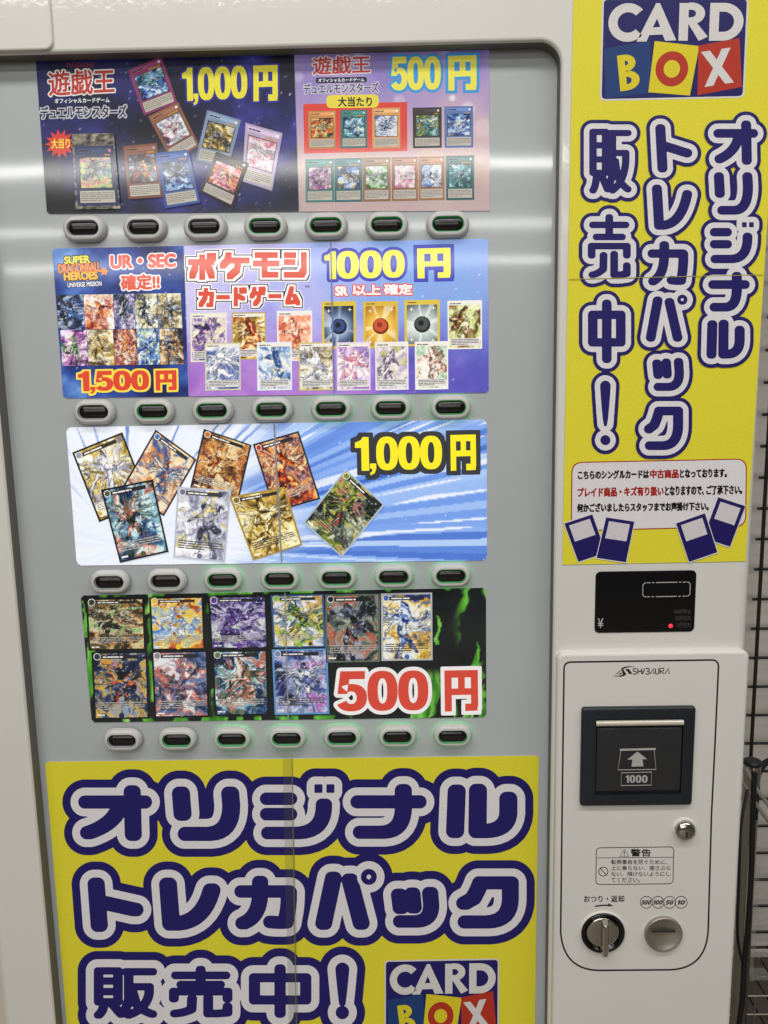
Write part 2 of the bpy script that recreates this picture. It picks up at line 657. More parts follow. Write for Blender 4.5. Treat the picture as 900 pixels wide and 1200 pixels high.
def stroke_segments(ch, box, r, h=0.0):
    """broad-pen strokes: each line drawn three times, shifted by h to either side"""
    x0, y0, x1, y1 = box
    a, b = [], []
    for pl in GLYPH[ch]:
        for s in ((-h, 0, h) if h else (0,)):
            q = [(x0 + r + h + s + u * (x1 - x0 - 2 * r - 2 * h), y0 + r + v * (y1 - y0 - 2 * r)) for u, v in pl]
            a += q[:-1]
            b += q[1:]
        for u, v in pl if h else ():
            q = (x0 + r + h + u * (x1 - x0 - 2 * r - 2 * h), y0 + r + v * (y1 - y0 - 2 * r))
            a.append((q[0] - h, q[1]))
            b.append((q[0] + h, q[1]))
    return a, b


def headline(pr, items, white, outer, lvl, res=0.8, h=0.0):
    """items: (char, ink box in px, stroke radius)"""
    gx = np.arange(min(i[1][0] for i in items) - white - outer - 4, max(i[1][2] for i in items) + white + outer + 4, res)
    gy = np.arange(min(i[1][1] for i in items) - white - outer - 4, max(i[1][3] for i in items) + white + outer + 4, res)
    X, Y = np.meshgrid(gx, gy)
    D = np.full(X.shape, 1e3)
    Din = np.full(X.shape, 1e3)
    for ch, box, r in items:
        a, b = stroke_segments(ch, box, r, 0.0 if ch == '!' else h)
        sl = (slice(max(0, np.searchsorted(gy, box[1] - 35)), np.searchsorted(gy, box[3] + 35)),
              slice(max(0, np.searchsorted(gx, box[0] - 35)), np.searchsorted(gx, box[2] + 35)))
        d = seg_dist(X[sl], Y[sl], np.array(a), np.array(b)) - r
        if ch == '!':                                     # tapered stroke and round dot
            x0, y0, x1, y1 = box
            cx = (x0 + x1) / 2
            t = np.clip((Y[sl] - y0 - r) / ((y1 - y0) * .62), 0, 1)
            d = np.minimum(np.hypot(X[sl] - cx, Y[sl] - (y0 + r + t * (y1 - y0) * .58)) - r * (1.0 - .45 * t),
                           np.hypot(X[sl] - cx, Y[sl] - (y1 - r * .95)) - r * .95)
        if ch == 'ジ':                                    # the two voicing marks
            x0, y0, x1, y1 = box
            for u in (.785, .945):
                hs = .042 * (x1 - x0)
                qx, qy = np.abs(X[sl] - (x0 + u * (x1 - x0))) - hs, np.abs(Y[sl] - (y0 + .085 * (y1 - y0))) - hs * 1.1
                d = np.minimum(d, np.hypot(np.maximum(qx, 0), np.maximum(qy, 0)) + np.minimum(np.maximum(qx, qy), 0) - .012 * (x1 - x0))
        if ch == 'パ':                                    # the small ring at its shoulder
            x0, y0, x1, y1 = box
            rc = np.hypot(X[sl] - (x1 - r * 1.05), Y[sl] - (y0 + r * .95))
            Din[sl] = np.minimum(Din[sl], np.maximum(np.where(rc < r * 1.75, rc - r * 1.2, d), 0.35 * r - rc))
            d0 = np.minimum(d, rc - r * 1.2)
            D[sl] = np.minimum(D[sl], d0)
        else:
            D[sl] = np.minimum(D[sl], d)
            Din[sl] = np.minimum(Din[sl], d)
    NAVY = '#28206e'
    pr.field(gx, gy, D - white - outer, NAVY, lvl)
    pr.field(gx, gy, D - white, '#f6f2f4', lvl + 1)
    pr.field(gx, gy, Din, NAVY, lvl + 2)


def card_box_logo(pr, q, lvl):
    """q: pixel quad of the white outer border. Drawn in a 172 x 120 unit box."""
    q = np.array(q, float)

    def m(pts):
        p = np.array(pts, float)
        return bil(q, p[:, 0] / 172, p[:, 1] / 120)

    def ann(cx, cy, ro, ri, a0, a1, n=28, sx=1.0):
        o = [(cx + sx * ro * math.cos(math.radians(a0 + (a1 - a0) * k / n)), cy - ro * math.sin(math.radians(a0 + (a1 - a0) * k / n))) for k in range(n + 1)]
        i = [(cx + sx * ri * math.cos(math.radians(a0 + (a1 - a0) * k / n)), cy - ri * math.sin(math.radians(a0 + (a1 - a0) * k / n))) for k in range(n + 1)]
        for k in range(n):
            yield [o[k], o[k + 1], i[k + 1], i[k]]
    WH, NV, YE, RE = '#ece7e4', '#26206a', '#f2df2c', '#c63a28'
    sq = [(0, 0), (172, 0), (172, 120), (0, 120)]
    pr.poly(m(rounded(sq, 7)), WH, lvl)
    pr.poly(m(rounded([(2.2, 2.2), (169.8, 2.2), (169.8, 117.8), (2.2, 117.8)], 5)), NV, lvl + 1)
    # tiles
    pr.poly(m([(4, 59), (58, 51), (61, 112), (7, 117)]), '#234480', lvl + 2)
    pr.poly(m([(63, 51), (116, 57.5), (107, 116), (57.5, 111)]), YE, lvl + 3)
    pr.poly(m([(115, 57), (163, 48.5), (168.5, 107), (116, 116)]), RE, lvl + 4)
    # CARD
    for pg in ann(31, 29, 22.6, 12, 42, 318, sx=1.02):
        pr.poly(m(pg), WH, lvl + 5)
    pr.poly(m([(41.6, 51.6), (63.5, 6.5), (68, 6.5), (88.5, 50.5), (75.5, 51), (72.3, 43.5), (56.5, 44), (53.5, 51.5)]), WH, lvl + 5)
    pr.poly(m([(60.5, 35), (65, 24.5), (69.2, 34.6)]), NV, lvl + 6)
    pr.poly(m([(91, 6.5), (102, 6.5), (102, 51), (91, 51)]), WH, lvl + 5)
    for pg in ann(105, 19, 13, 4.5, -90, 90, sx=1.25):
        pr.poly(m(pg), WH, lvl + 5.3)
    pr.poly(m([(102, 6), (105, 6), (105, 14.5), (102, 14.5)]), WH, lvl + 5.3)
    pr.poly(m([(102, 23.5), (105, 23.5), (105, 32), (102, 32)]), WH, lvl + 5.3)
    pr.poly(m([(102, 31), (111, 29), (125.5, 46.5), (115, 51.5)]), WH, lvl + 5.6)
    pr.poly(m([(127, 6.5), (138, 6.5), (138, 51.5), (127, 51.5)]), WH, lvl + 5)
    for pg in ann(143, 29, 22.5, 12, -90, 90, sx=1.06):
        pr.poly(m(pg), WH, lvl + 5.3)
    pr.poly(m([(138, 6.5), (143, 6.5), (143, 17), (138, 17)]), WH, lvl + 5.3)
    pr.poly(m([(138, 41), (143, 41), (143, 51.5), (138, 51.5)]), WH, lvl + 5.3)
    # B, O, X

    def rot(pts, c, deg):
        a = math.radians(deg)
        return [(c[0] + (x - c[0]) * math.cos(a) + (y - c[1]) * math.sin(a), c[1] - (x - c[0]) * math.sin(a) + (y - c[1]) * math.cos(a)) for x, y in pts]
    c = (34, 87)
    pr.poly(m(rot([(21.5, 66), (30, 66), (30, 108), (21.5, 108)], c, 7)), YE, lvl + 5)
    for cy, ro, sx in ((76, 10, 1.25), (96.5, 11.5, 1.35)):
        for pg in ann(30, cy, ro, ro - 7, -90, 90, sx=sx):
            pr.poly(m(rot(pg, c, 7)), YE, lvl + 5.3)
    for pg in ann(84.5, 84, 20.8, 10.5, 0, 360, 40, sx=.93):
        pr.poly(m(pg), RE, lvl + 5)
    c = (138.5, 83)
    for dx in (1, -1):
        pr.poly(m(rot([(c[0] - dx * 17.5, 62), (c[0] - dx * 7, 62), (c[0] + dx * 17.5, 104), (c[0] + dx * 7, 104)], c, 8)), WH, lvl + 5 + .3 * dx)


# heavy figures for prices: closed outlines in a unit box
def _ell(cx, cy, rx, ry, a0, a1, n=22, e=2.0):
    out = []
    for k in range(n + 1):
        a = math.radians(a0 + (a1 - a0) * k / n)
        c, s_ = math.cos(a), math.sin(a)
        out.append((cx + rx * math.copysign(abs(c) ** (2 / e), c), cy - ry * math.copysign(abs(s_) ** (2 / e), s_)))
    return out


def _rect(x0, y0, x1, y1):
    return [(x0, y0), (x0, y1), (x1, y1), (x1, y0)]


FIGURE = {
    '0': [_ell(.5, .5, .5, .5, 0, 360, 40, 2.5), _ell(.5, .5, .165, .325, 360, 0, 28, 2.4)],
    '1': [[(1, 0), (.58, 0), (.42, .10), (0, .16), (0, .31), (.46, .31), (.46, 1), (1, 1)]],
    ',': [[(.1, 0), (.1, .42), (.45, .42), (.42, .7), (.05, .84), (.2, 1), (.75, .82), (1, .45), (1, 0)]],
    '5': [[(.13, 0), (.03, .56), (.34, .56), (.42, .19), (.94, .19), (.94, 0)],
          _ell(.48, .66, .52, .34, 128, -152, 30, 2.3) + _ell(.48, .66, .19, .165, -152, 128, 24, 2.2)],
    '円': [_rect(0, 0, .2, 1), _rect(.8, 0, 1, .9), _rect(.02, 0, .98, .17), _rect(.05, .45, .95, .60), _rect(.41, .05, .6, .55), _rect(.62, .83, .98, 1)],
}


def figure_segments(items):
    """items: (character, quad or box in px)"""
    A, B = [], []
    for ch, box in items:
        q = quad_of(box)
        for poly in FIGURE[ch]:
            p = np.array(poly)
            p = bil(q, p[:, 0], p[:, 1])
            A.append(p)
            B.append(np.roll(p, -1, 0))
    return np.concatenate(A), np.concatenate(B)


def price(pr, body, box, layers, lvl, res=.45, p=2, comma=.30, one=.62, gap=.03):
    """price figures set side by side in a box"""
    q = quad_of(box)
    wd = {',': comma, '1': one}
    ws = [wd.get(c, 1.0) for c in body]
    tot = sum(ws) + gap * (len(ws) - 1)
    u, items = 0.0, []
    for c, w_ in zip(body, ws):
        u0, u1 = u / tot, (u + w_) / tot
        v0, v1 = (.80, 1.14) if c == ',' else (0, 1)
        items.append((c, bil(q, np.array([u0, u1, u1, u0]), np.array([v0, v0, v1, v1]))))
        u += w_ + gap
    a, b = figure_segments(items)
    pr.letters(a, b, layers, lvl, res, True, 0.0, p)


# square-cut katakana for the red title
BLOCK = {
    'ポ': [[(0, .3), (.92, .3)], [(.5, .08), (.5, 1)], [(.2, .52), (.05, .95)], [(.78, .52), (.93, .95)], [(.84, .0), (1, .0), (1, .13), (.84, .13), (.84, 0)]],
    'ケ': [[(.25, 0), (.2, .25), (0, .5)], [(.2, .25), (1, .25)], [(.65, .3), (.6, .7), (.3, 1)]],
    'モ': [[(.08, .02), (.92, .02)], [(0, .42), (1, .42)], [(.42, .02), (.42, .95), (.95, .95)]],
    'ン': [[(.05, .05), (.4, .05)], [(.05, .38), (.36, .38)], [(.05, .98), (.85, .98), (.98, .75), (.98, .05)]],
    'カ': [[(0, .25), (1, .25), (.92, 1), (.68, 1)], [(.48, 0), (.42, .5), (.02, 1)]],
    'ー': [[(0, .5), (1, .5)]],
    'ド': [[(.15, 0), (.15, 1)], [(.15, .38), (.8, .62)], [(.62, .02), (.68, .16)], [(.9, .0), (.96, .14)]],
    'ゲ': [[(.22, 0), (.18, .25), (0, .5)], [(.2, .28), (.92, .28)], [(.6, .3), (.56, .7), (.28, 1)], [(.72, -.02), (.76, .08)], [(.94, -.02), (.98, .08)]],
    'ム': [[(.5, 0), (.15, .95), (.85, .9)], [(.7, .5), (1, 1)]],
}


def block_title(pr, items, layers, lvl, res=.45):
    """items: (char, box, half stroke); square brush"""
    g = layers[0][0] + 3
    gx = np.arange(min(i[1][0] for i in items) - g, max(i[1][2] for i in items) + g, res)
    gy = np.arange(min(i[1][1] for i in items) - g, max(i[1][3] for i in items) + g, res)
    X, Y = np.meshgrid(gx, gy)
    D = np.full(X.shape, 1e3)
    for ch, (x0, y0, x1, y1), r in items:
        for pl in BLOCK[ch]:
            q = [(x0 + r + u * (x1 - x0 - 2 * r), y0 + r + v * (y1 - y0 - 2 * r)) for u, v in pl]
            D = np.minimum(D, cheb_dist(X, Y, q[:-1], q[1:], 30) - r)
    for k, (gr_, colour) in enumerate(layers):
        pr.field(gx, gy, D - gr_, colour, lvl + k)


# ------------------------------------------------------------------ printed card pictures: abstract art
def art(seed, pal, fig, fsize=1.0, busy=1.0, winged=True, calm=False):
    """abstract picture: swirling ground, sweeping strokes, a loose winged shape in the middle"""
    rg = np.random.default_rng(seed)
    cx, cy = 0.5 + rg.uniform(-.07, .07), 0.46 + rg.uniform(-.05, .05)
    lean = rg.uniform(-.6, .6)

    def chain(x, y, a, l, r0, r1, bend, n=3):
        pts, out = [(x, y)], []
        for k in range(n):
            a += bend / n
            x, y = x + l / n * math.cos(a), y + l / n * math.sin(a) * .8
            pts.append((x, y))
        for k in range(n):
            out.append((pts[k], pts[k + 1], r0 + (r1 - r0) * k / n, r0 + (r1 - r0) * (k + 1) / n))
        return out
    strokes = []
    for k in range(int(26 * busy)):
        a = rg.uniform(0, 6.28)
        d0 = rg.uniform(.05, .5)
        strokes.append((chain(cx + d0 * math.cos(a), cy + d0 * math.sin(a), a + rg.normal(0, .7), rg.uniform(.15, .5), rg.uniform(.008, .03), .001, rg.uniform(-1.6, 1.6)),
                        rg.integers(0, 2 * len(pal)), rg.uniform(.45, .95)))
    body = chain(cx - .03 * lean, cy - .12 * fsize, 1.57 + lean * .5, .34 * fsize, .075 * fsize, .05 * fsize, lean)
    body += chain(cx, cy - .14 * fsize, -1.57 + lean, .1 * fsize, .05 * fsize, .045 * fsize, 0, 1)
    for sx in (-1, 1):
        body += chain(cx + sx * .05, cy - .08 * fsize, (1.57 - sx * rg.uniform(.6, 1.9)), rg.uniform(.2, .34) * fsize, .034 * fsize, .014, -sx * rg.uniform(-1.4, 1.4))
        body += chain(cx + sx * .04, cy + .12 * fsize, (1.57 - sx * rg.uniform(.2, .8)), rg.uniform(.22, .34) * fsize, .045 * fsize, .018, sx * rg.uniform(-1, 1))
    wings = [((-5, -5), (-5, -5.1), .01, .01)]
    for sx in (-1, 1) if winged else ():
        a0 = rg.uniform(-.3, .3)
        for k in range(5):
            wings += chain(cx + sx * .05, cy - .07, -1.57 + sx * (.45 + .36 * k + a0), rg.uniform(.3, .5) * fsize, .03 * fsize, .004, sx * .9)

    def fn(u, v, X, Y):
        v2 = v * 1.4
        w1, w2 = fbm(u * 3, v2 * 3, seed, 3) - .5, fbm(u * 3 + 9, v2 * 3, seed + 5, 3) - .5
        x, y = u + .6 * w1, v2 + .6 * w2
        n = np.clip((fbm(x * 4.5, y * 4.5, seed + 11, 4) - .5) * 2.6 + .5, 0, 1)
        c = ramp(n, pal)
        n2 = fbm(x * 3 + 7, y * 3 + 4, seed + 13, 3)
        c = mixc(c, ramp(n, fig), .8 * sstep(.54, .64, n2))
        ang = np.arctan2(v - cy, u - cx)
        rad = np.hypot(u - cx, (v - cy) * 1.3)
        ray = vnoise(ang * 6.0 + 20, rad * 1.2, seed + 3)
        c = mixc(c, np.array([1, .97, .88]) * np.ones(3), .4 * sstep(.55, .85, ray) * sstep(.8, .1, rad))
        k1 = .05 if calm else .16
        U, V = u + k1 * w1 + .03 * (vnoise(u * 22, v2 * 22, seed + 60) - .5), v + k1 * w2 + .03 * (vnoise(u * 22, v2 * 22, seed + 61) - .5)

        def dist(segs):
            d = np.full(u.shape, 9.0)
            for (ax, ay), (bx, by), r0, r1 in segs:
                dx, dy = bx - ax, by - ay
                t = np.clip(((U - ax) * dx + (V - ay) * dy) / (dx * dx + dy * dy + 1e-9), 0, 1)
                np.minimum(d, np.hypot(U - ax - t * dx, V - ay - t * dy) - (r0 + (r1 - r0) * t), out=d)
            return d
        allc = list(pal) + list(fig)

        def paint(k_):
            return ramp(n * 0 + min(k_, len(allc) - 1) / (len(allc) - 1), allc)
        for segs, k_, al in strokes[:len(strokes) // 2]:
            c = mixc(c, paint(k_), al * sstep(.006, -.004, dist(segs)))
        k = np.clip((fbm(x * 9, y * 9, seed + 31, 3) - .5) * 3.2 + .5, 0, 1)
        dw = dist(wings)
        c = mixc(c, mixc(ramp(k, [fig[-1], pal[2], fig[1]]), np.ones(3), .25 + 0 * k), .85 * sstep(.006, -.006, dw))
        c = mixc(c, np.ones(3) * .08, .5 * sstep(.010, .003, np.abs(dw)))
        db = dist(body)
        fc = ramp(k, fig)
        fc = mixc(fc, np.ones(3) * .07, .7 * sstep(.035, .008, np.abs(fbm(u * 8, v2 * 8, seed + 41, 2) - .5)))
        c = mixc(c, fc, sstep(.006, -.006, db))
        c = mixc(c, np.ones(3) * .06, .6 * sstep(.010, .003, np.abs(db)))
        for segs, k_, al in strokes[len(strokes) // 2:]:
            c = mixc(c, paint(k_), al * sstep(.006, -.004, dist(segs)))
        if calm:
            return c
        st = np.abs(fbm(x * 7 + 3, y * 7, seed + 23, 2) - .5)
        c = mixc(c, np.ones(3) * .1, .5 * sstep(.016, .004, st))
        c = mixc(c, np.ones(3), .75 * sstep(.86, .95, vnoise(u * 34, v2 * 34, seed + 51)))
        return c
    return fn


def sub(q, u0, v0, u1, v1):
    return bil(q, np.array([u0, u1, u1, u0]), np.array([v0, v0, v1, v1]))


def printed_card(parent, y, q, lvl, style, seed, pal, fig, frame='#8b8378', mat=None, label=None, fsize=1.0):
    q = np.array(q, float)
    pr = Print(y)
    rg = np.random.default_rng(seed + 900)
    pr.slab(q, frame, 0.0) if lvl == 0 else pr.poly(q, frame, lvl)
    wpx = np.linalg.norm(q[1] - q[0])
    nx = int(max(30, wpx * 1.0))

    def lines(u0, v0, u1, v1, n, colour, l):
        for i in range(n):
            v = v0 + (v1 - v0) * (i + .2) / n
            u = u0
            end = u1 if i < n - 1 else u0 + (u1 - u0) * .6
            while u < end:
                du = min(rg.uniform(.05, .22), end - u)
                pr.poly(sub(q, u, v, u + du, v + (v1 - v0) / n * .5), colour, l)
                u += du + .015

    def dot(u, v, r, colour, l):
        c = bil(q, np.array([u]), np.array([v]))[0]
        pr.poly([c + r * wpx * np.array((math.cos(t * .4488), math.sin(t * .4488))) for t in range(14)], colour, l)
    if style == 'A':                       # framed: title bar, square picture, text box
        dk = lin(frame)
        pr.grid(sub(q, .025, .02, .975, .98), 12, 18, lambda u, v, X, Y: srgb(frame) * (.92 + .25 * fbm(u * 4, v * 6, seed, 3))[..., None], lvl + 1)
        pr.poly(sub(q, .07, .045, .93, .115), [min(1, k * 1.18 + .05) for k in srgb(frame)], lvl + 2)
        lines(.1, .06, .62, .11, 1, '#1d1a18', lvl + 3)
        dot(.88, .08, .04, pal[-1], lvl + 3)
        for k in range(int(rg.integers(2, 6))):
            dot(.85 - .07 * k, .155, .026, '#d8a12c', lvl + 3)
        pr.poly(sub(q, .095, .185, .905, .715), '#2a2522', lvl + 2)
        pr.grid(sub(q, .115, .198, .885, .702), nx, nx, art(seed, pal, fig, fsize), lvl + 3)
        pr.poly(sub(q, .075, .75, .925, .95), '#cbc4b8', lvl + 2)
        lines(.1, .77, .9, .93, 5, '#8f887e', lvl + 3)
    elif style == 'F':                     # picture over the whole face
        pr.grid(sub(q, .035, .025, .965, .975), nx, int(nx * 1.4), art(seed, pal, fig, 1.0 + .25 * (seed % 3), 1.5, seed % 3 != 1), lvl + 1)
        pr.poly(sub(q, .16, .05, .84, .105), [.12 + .2 * k for k in srgb(pal[0])], lvl + 2)
        lines(.2, .06, .8, .1, 1, '#efece6', lvl + 3)
        dot(.1, .07, .065, '#e8e4dc', lvl + 2)
        dot(.1, .07, .052, fig[1], lvl + 3)
        lines(.08, .74, .92, .87, 4, '#a9a59c' if sum(srgb(frame)) < 1.2 else '#5b5650', lvl + 2)
        lines(.06, .915, .28, .96, 1, '#f2f0ea', lvl + 2)
        dot(.5, .945, .05, fig[1], lvl + 2)
    elif style == 'N':                     # borderless foil picture
        pr.grid(sub(q, .0, .0, 1, 1), nx, int(nx * 1.4), art(seed, pal, fig, .95, 2.4, seed % 2 == 0), lvl + 1)
        lines(.55, .88, .92, .93, 1, '#2d2926', lvl + 2)
    elif style == 'T':                     # pale border, pale text at the foot
        pr.grid(sub(q, .04, .03, .96, .97), nx, int(nx * 1.4), art(seed, pal, fig, 1.45, .35 if seed % 3 else .8, seed % 3 == 2, seed % 3 != 1), lvl + 1)
        pr.poly(sub(q, .04, .03, .96, .095), '#e9e4da', lvl + 2)
        lines(.07, .045, .6, .085, 1, '#4a4642', lvl + 3)
        pr.poly(sub(q, .07, .78, .93, .93), '#dcd8d6', lvl + 2)
        lines(.1, .79, .9, .92, 4, '#6a6662', lvl + 3)
    elif style == 'O':                     # gold frame round a plain glowing disc
        def glow(u, v, X, Y):
            r = np.hypot(u - .5, (v - .52) * 1.35)
            c = ramp(1 - r * 1.3, pal)
            a = np.arctan2(v - .52, u - .5)
            return mixc(c, np.ones(3), .5 * sstep(.6, .8, vnoise(a * 4 + 9, r * 0, seed)) * sstep(.1, .4, r))
        pr.grid(sub(q, .07, .1, .93, .95), 30, 36, glow, lvl + 1)
        lines(.1, .035, .5, .075, 1, '#4a3d12', lvl + 1)
        dot(.5, .53, .235, fig[0], lvl + 2)
        dot(.49, .51, .19, fig[1], lvl + 3)
        dot(.47, .50, .08, fig[2], lvl + 4)
        for (a, b) in ((.2, .2), (.82, .18), (.2, .86), (.8, .88)):
            c = bil(q, np.array([a]), np.array([b]))[0]
            r = .07 * wpx
            pr.poly([c + np.array(k) * r for k in ((0, -1), (.15, -.15), (1, 0), (.15, .15), (0, 1), (-.15, .15), (-1, 0), (-.15, -.15))], '#fff8dd', lvl + 2)
    o = pr.build('printed_card', mat, parent)
    if label:
        o['label'] = label
    return o


def para(tl, tr, bl):
    tl, tr, bl = np.array(tl, float), np.array(tr, float), np.array(bl, float)
    return [tl, tr, tr + bl - tl, bl]


# ================================================================== the setting
mb = MB()
mb.box((-3.0, -4.0, -0.02), (3.0, 1.5, 0.0), 'floor')
fl = mb.build('floor', M)
tag(fl, kind='structure')
mb = MB()
mb.box((0.0, 0.50, 0.0), (2.2, 0.56, 2.6), 'wallpaint')
bw = mb.build('back_wall', M)
tag(bw, 'cream painted wall behind the black wire grid', 'wall')

# ================================================================== vending machine
RY = 0.024                                   # depth of the recessed display panel
LX, RX = -0.545, 0.4285                      # door edges
OX0, OX1 = -0.4725, 0.1895                   # opening
OTOP, OBOT = 1.45 + 0.3605, 0.32
TOPZ = 2.12
vm = empty('vending_machine', (-0.06, 0.30, 0.0))
tag(vm, 'cream vending machine with grey display window, rows of oval buttons and a coin panel', 'vending machine')

mb = MB()
mb.box((LX + .004, 0.062, 0.02), (RX - .004, 0.75, TOPZ), 'cream')
mb.build('cabinet', M, vm)

# door: front face round the opening, rounded lip, inner walls
mb = MB()
NC = 10
rad = 0.024


def opening(g, y):
    return rrect(OX0 - g, OBOT - g, OX1 + g, OTOP + g, rad + g, y, NC)


def outer(y, d=0.0):
    loop = opening(0, 0)
    cx, cz = (OX0 + OX1) / 2, (OBOT + OTOP) / 2
    out = []
    for x, _, z in loop:
        px = min(max(x, OX0 + 1e-4), OX1 - 1e-4)
        dx, dz = x - cx, z - cz
        X = x + (LX + d - OX0) if abs(x - OX0) < rad * .99 and False else x
        out.append((x, z))
    return out


# flat face as strips between rounded opening and the door outline
lo = opening(0.004, 0.0)
n = len(lo)
oc = [(LX, 0.06), (RX, 0.06), (RX, TOPZ), (LX, TOPZ)]
dR = 0.012
q = n // 4
for c in range(4):                           # fans at corners, strips along sides
    idx = [c * q + k for k in range(q)]
    p = oc[c]
    p = (p[0] + (dR if p[0] == LX else -dR), p[1])
    base = len(mb.v)
    mb.add([(p[0], 0, p[1])] + [lo[i] for i in idx], [(0, k + 2, k + 1) for k in range(q - 1)], 'cream')
    a, b = lo[idx[-1]], lo[(idx[-1] + 1) % n]
    p2 = oc[(c + 1) % 4]
    p2 = (p2[0] + (dR if p2[0] == LX else -dR), p2[1])
    mb.add([(p[0], 0, p[1]), (p2[0], 0, p2[1]), b, a], [(0, 1, 2, 3)], 'cream')
lip = [opening(0.004, 0.0), opening(0.0024, 0.0003), opening(0.001, 0.0014), opening(0.0, 0.004)]
mb.loft(lip, 'cream', False, False)
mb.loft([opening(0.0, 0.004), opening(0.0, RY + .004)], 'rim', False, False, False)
for X, s in ((LX, 1), (RX, -1)):             # rounded door sides
    prof = [(X + s * dR * (1 - math.sin(math.pi / 2 * k / 6)), dR * (1 - math.cos(math.pi / 2 * k / 6))) for k in range(7)] + [(X, 0.06)]
    vs, fs = [], []
    for (x, y) in prof:
        vs += [(x, y, 0.06), (x, y, TOPZ)]
    for k in range(len(prof) - 1):
        f = (2 * k, 2 * k + 1, 2 * k + 3, 2 * k + 2)
        fs.append(f if s < 0 else f[::-1])
    mb.add(vs, fs, 'cream', True)
mb.build('door', M, vm)

# recessed grey display panel
mb = MB()
mb.box((OX0 - .02, RY, OBOT - .02), (OX1 + .02, RY + .003, OTOP + .02), 'grey')
mb.build('display_panel', M, vm)

# plate on the header, top left
hx, hz = W(62.5, 58, -0.004)
mb = MB()
plate(mb, LX + .006, float(hz), float(hx), TOPZ - .03, .010, 0.0005, -0.004, .0022, 'cream')
mb.build('header_plate', M, vm)

# ------------------------------------------------------------------ selection buttons
def stadium(cx, cz, hw, hh, y, n=10):
    out = []
    for s, a0 in ((1, -90), (-1, 90)):
        for k in range(2 * n + 1):
            a = math.radians(a0 + 180 * k / (2 * n))
            out.append((cx + s * (hw - hh) + hh * math.cos(a), y, cz + hh * math.sin(a)))
    return out


def make_button(cx, cz, lit):
    mb = MB()
    y0 = RY
    if lit > 1:                              # light leaking from under the foot of the housing
        mb.loft([stadium(cx, cz, .0236, .0136, y0 - .0002), stadium(cx, cz, .0232, .0132, y0 - .0038)], 'led_halo', False, False)
    loops = [stadium(cx, cz, .0225, .0125, y0 - .0038), stadium(cx, cz, .0252, .0152, y0 - .0039), stadium(cx, cz, .0252, .0152, y0 - .0052)]
    for k in range(6):
        a = math.pi / 2 * k / 5
        loops.append(stadium(cx, cz, .0240 - .0042 * (1 - math.cos(a)), .0142 - .0038 * (1 - math.cos(a)), y0 - .0068 - .0045 * math.sin(a)))
    loops.append(stadium(cx, cz, .0188, .0088, y0 - .0113))
    mb.loft(loops, 'housing', False, False)
    ring = 'led' if lit else 'led_off'
    mb.loft([stadium(cx, cz, .0188, .0088, y0 - .0113), stadium(cx, cz, .0184, .0084, y0 - .0088), stadium(cx, cz, .0170, .0070, y0 - .0085)], ring, False, False)
    b = mb.build('selection_button', M, vm, (cx, y0, cz - .0155))
    mb = MB()
    loops = [stadium(cx, cz, .0176, .0074, y0 - .0060)]
    for k in range(9):                       # pillow-shaped cap
        a = math.pi / 2 * k / 8.3
        loops.append(stadium(cx, cz, .0176 - .0072 * (1 - math.cos(a)), .0074 - .0072 * (1 - math.cos(a)), y0 - .0080 - .0030 * math.sin(a)))
    mb.loft(loops, 'cap')
    mb.build('button_cap', M, b)


for (xa, ya, xb, yb, lits) in ((97.5, 267.5, 525, 262.5, (0, 0, 0, 1, 1, 1, 1)), (109.5, 483, 528, 477.5, (0, 1, 1, 1, 2, 2, 2)),
                               (128, 682.5, 528.5, 675, (0, 0, 2, 2, 2, 2, 2)), (143, 868, 530.5, 863, (0, 1, 2, 2, 2, 2, 2))):
    p, r = WP(xa, ya, RY - .009), WP(xb, yb, RY - .009)
    for k in range(7):
        t = k / 6
        make_button(p.x + (r.x - p.x) * t, p.z + (r.z - p.z) * t, lits[k])

# ------------------------------------------------------------------ price display
mb = MB()
a, b = WP(696.6, 742, -.001), WP(816.6, 668.2, -.001)
plate(mb, a.x, a.z, b.x, b.z, .006, 0.0005, -0.001, .0008, 'black_gloss')


def ink_line(mb, pts, wd, y, mat, closed=False):
    """flat printed line through pixel points at depth y (wd in px)"""
    pts = [np.array(p, float) for p in pts]
    n = len(pts)
    L, R = [], []
    for i, p in enumerate(pts):
        a = pts[i - 1] if (i > 0 or closed) else p
        c = pts[(i + 1) % n] if (i < n - 1 or closed) else p
        d = c - a
        d = d / (np.linalg.norm(d) + 1e-9)
        nn = np.array((-d[1], d[0])) * wd / 2
        L.append(WP(*(p + nn), y))
        R.append(WP(*(p - nn), y))
    vs = L + R
    m = n if closed else n - 1
    mb.add(vs, [(i, (i + 1) % n, n + (i + 1) % n, n + i) for i in range(m)], mat)


def ink_poly(mb, pts, y, mat):
    p = np.array(pts, float)
    x1, y1 = np.roll(p, -1, 0).T
    if (p[:, 0] * y1 - x1 * p[:, 1]).sum() > 0:
        p = p[::-1]
    mb.add([WP(a, b, y) for a, b in p], [tuple(range(len(p)))], mat)


def ink_text(mb, body, box, y, mat, grow=0.0, res=0.22, shear=0.0):
    """small lettering as flat faces"""
    pr = Print(y)
    pr.text(body, box, [(grow, '#000000')], 0, res, shear=shear)
    mb.add(pr.v, pr.f, mat)


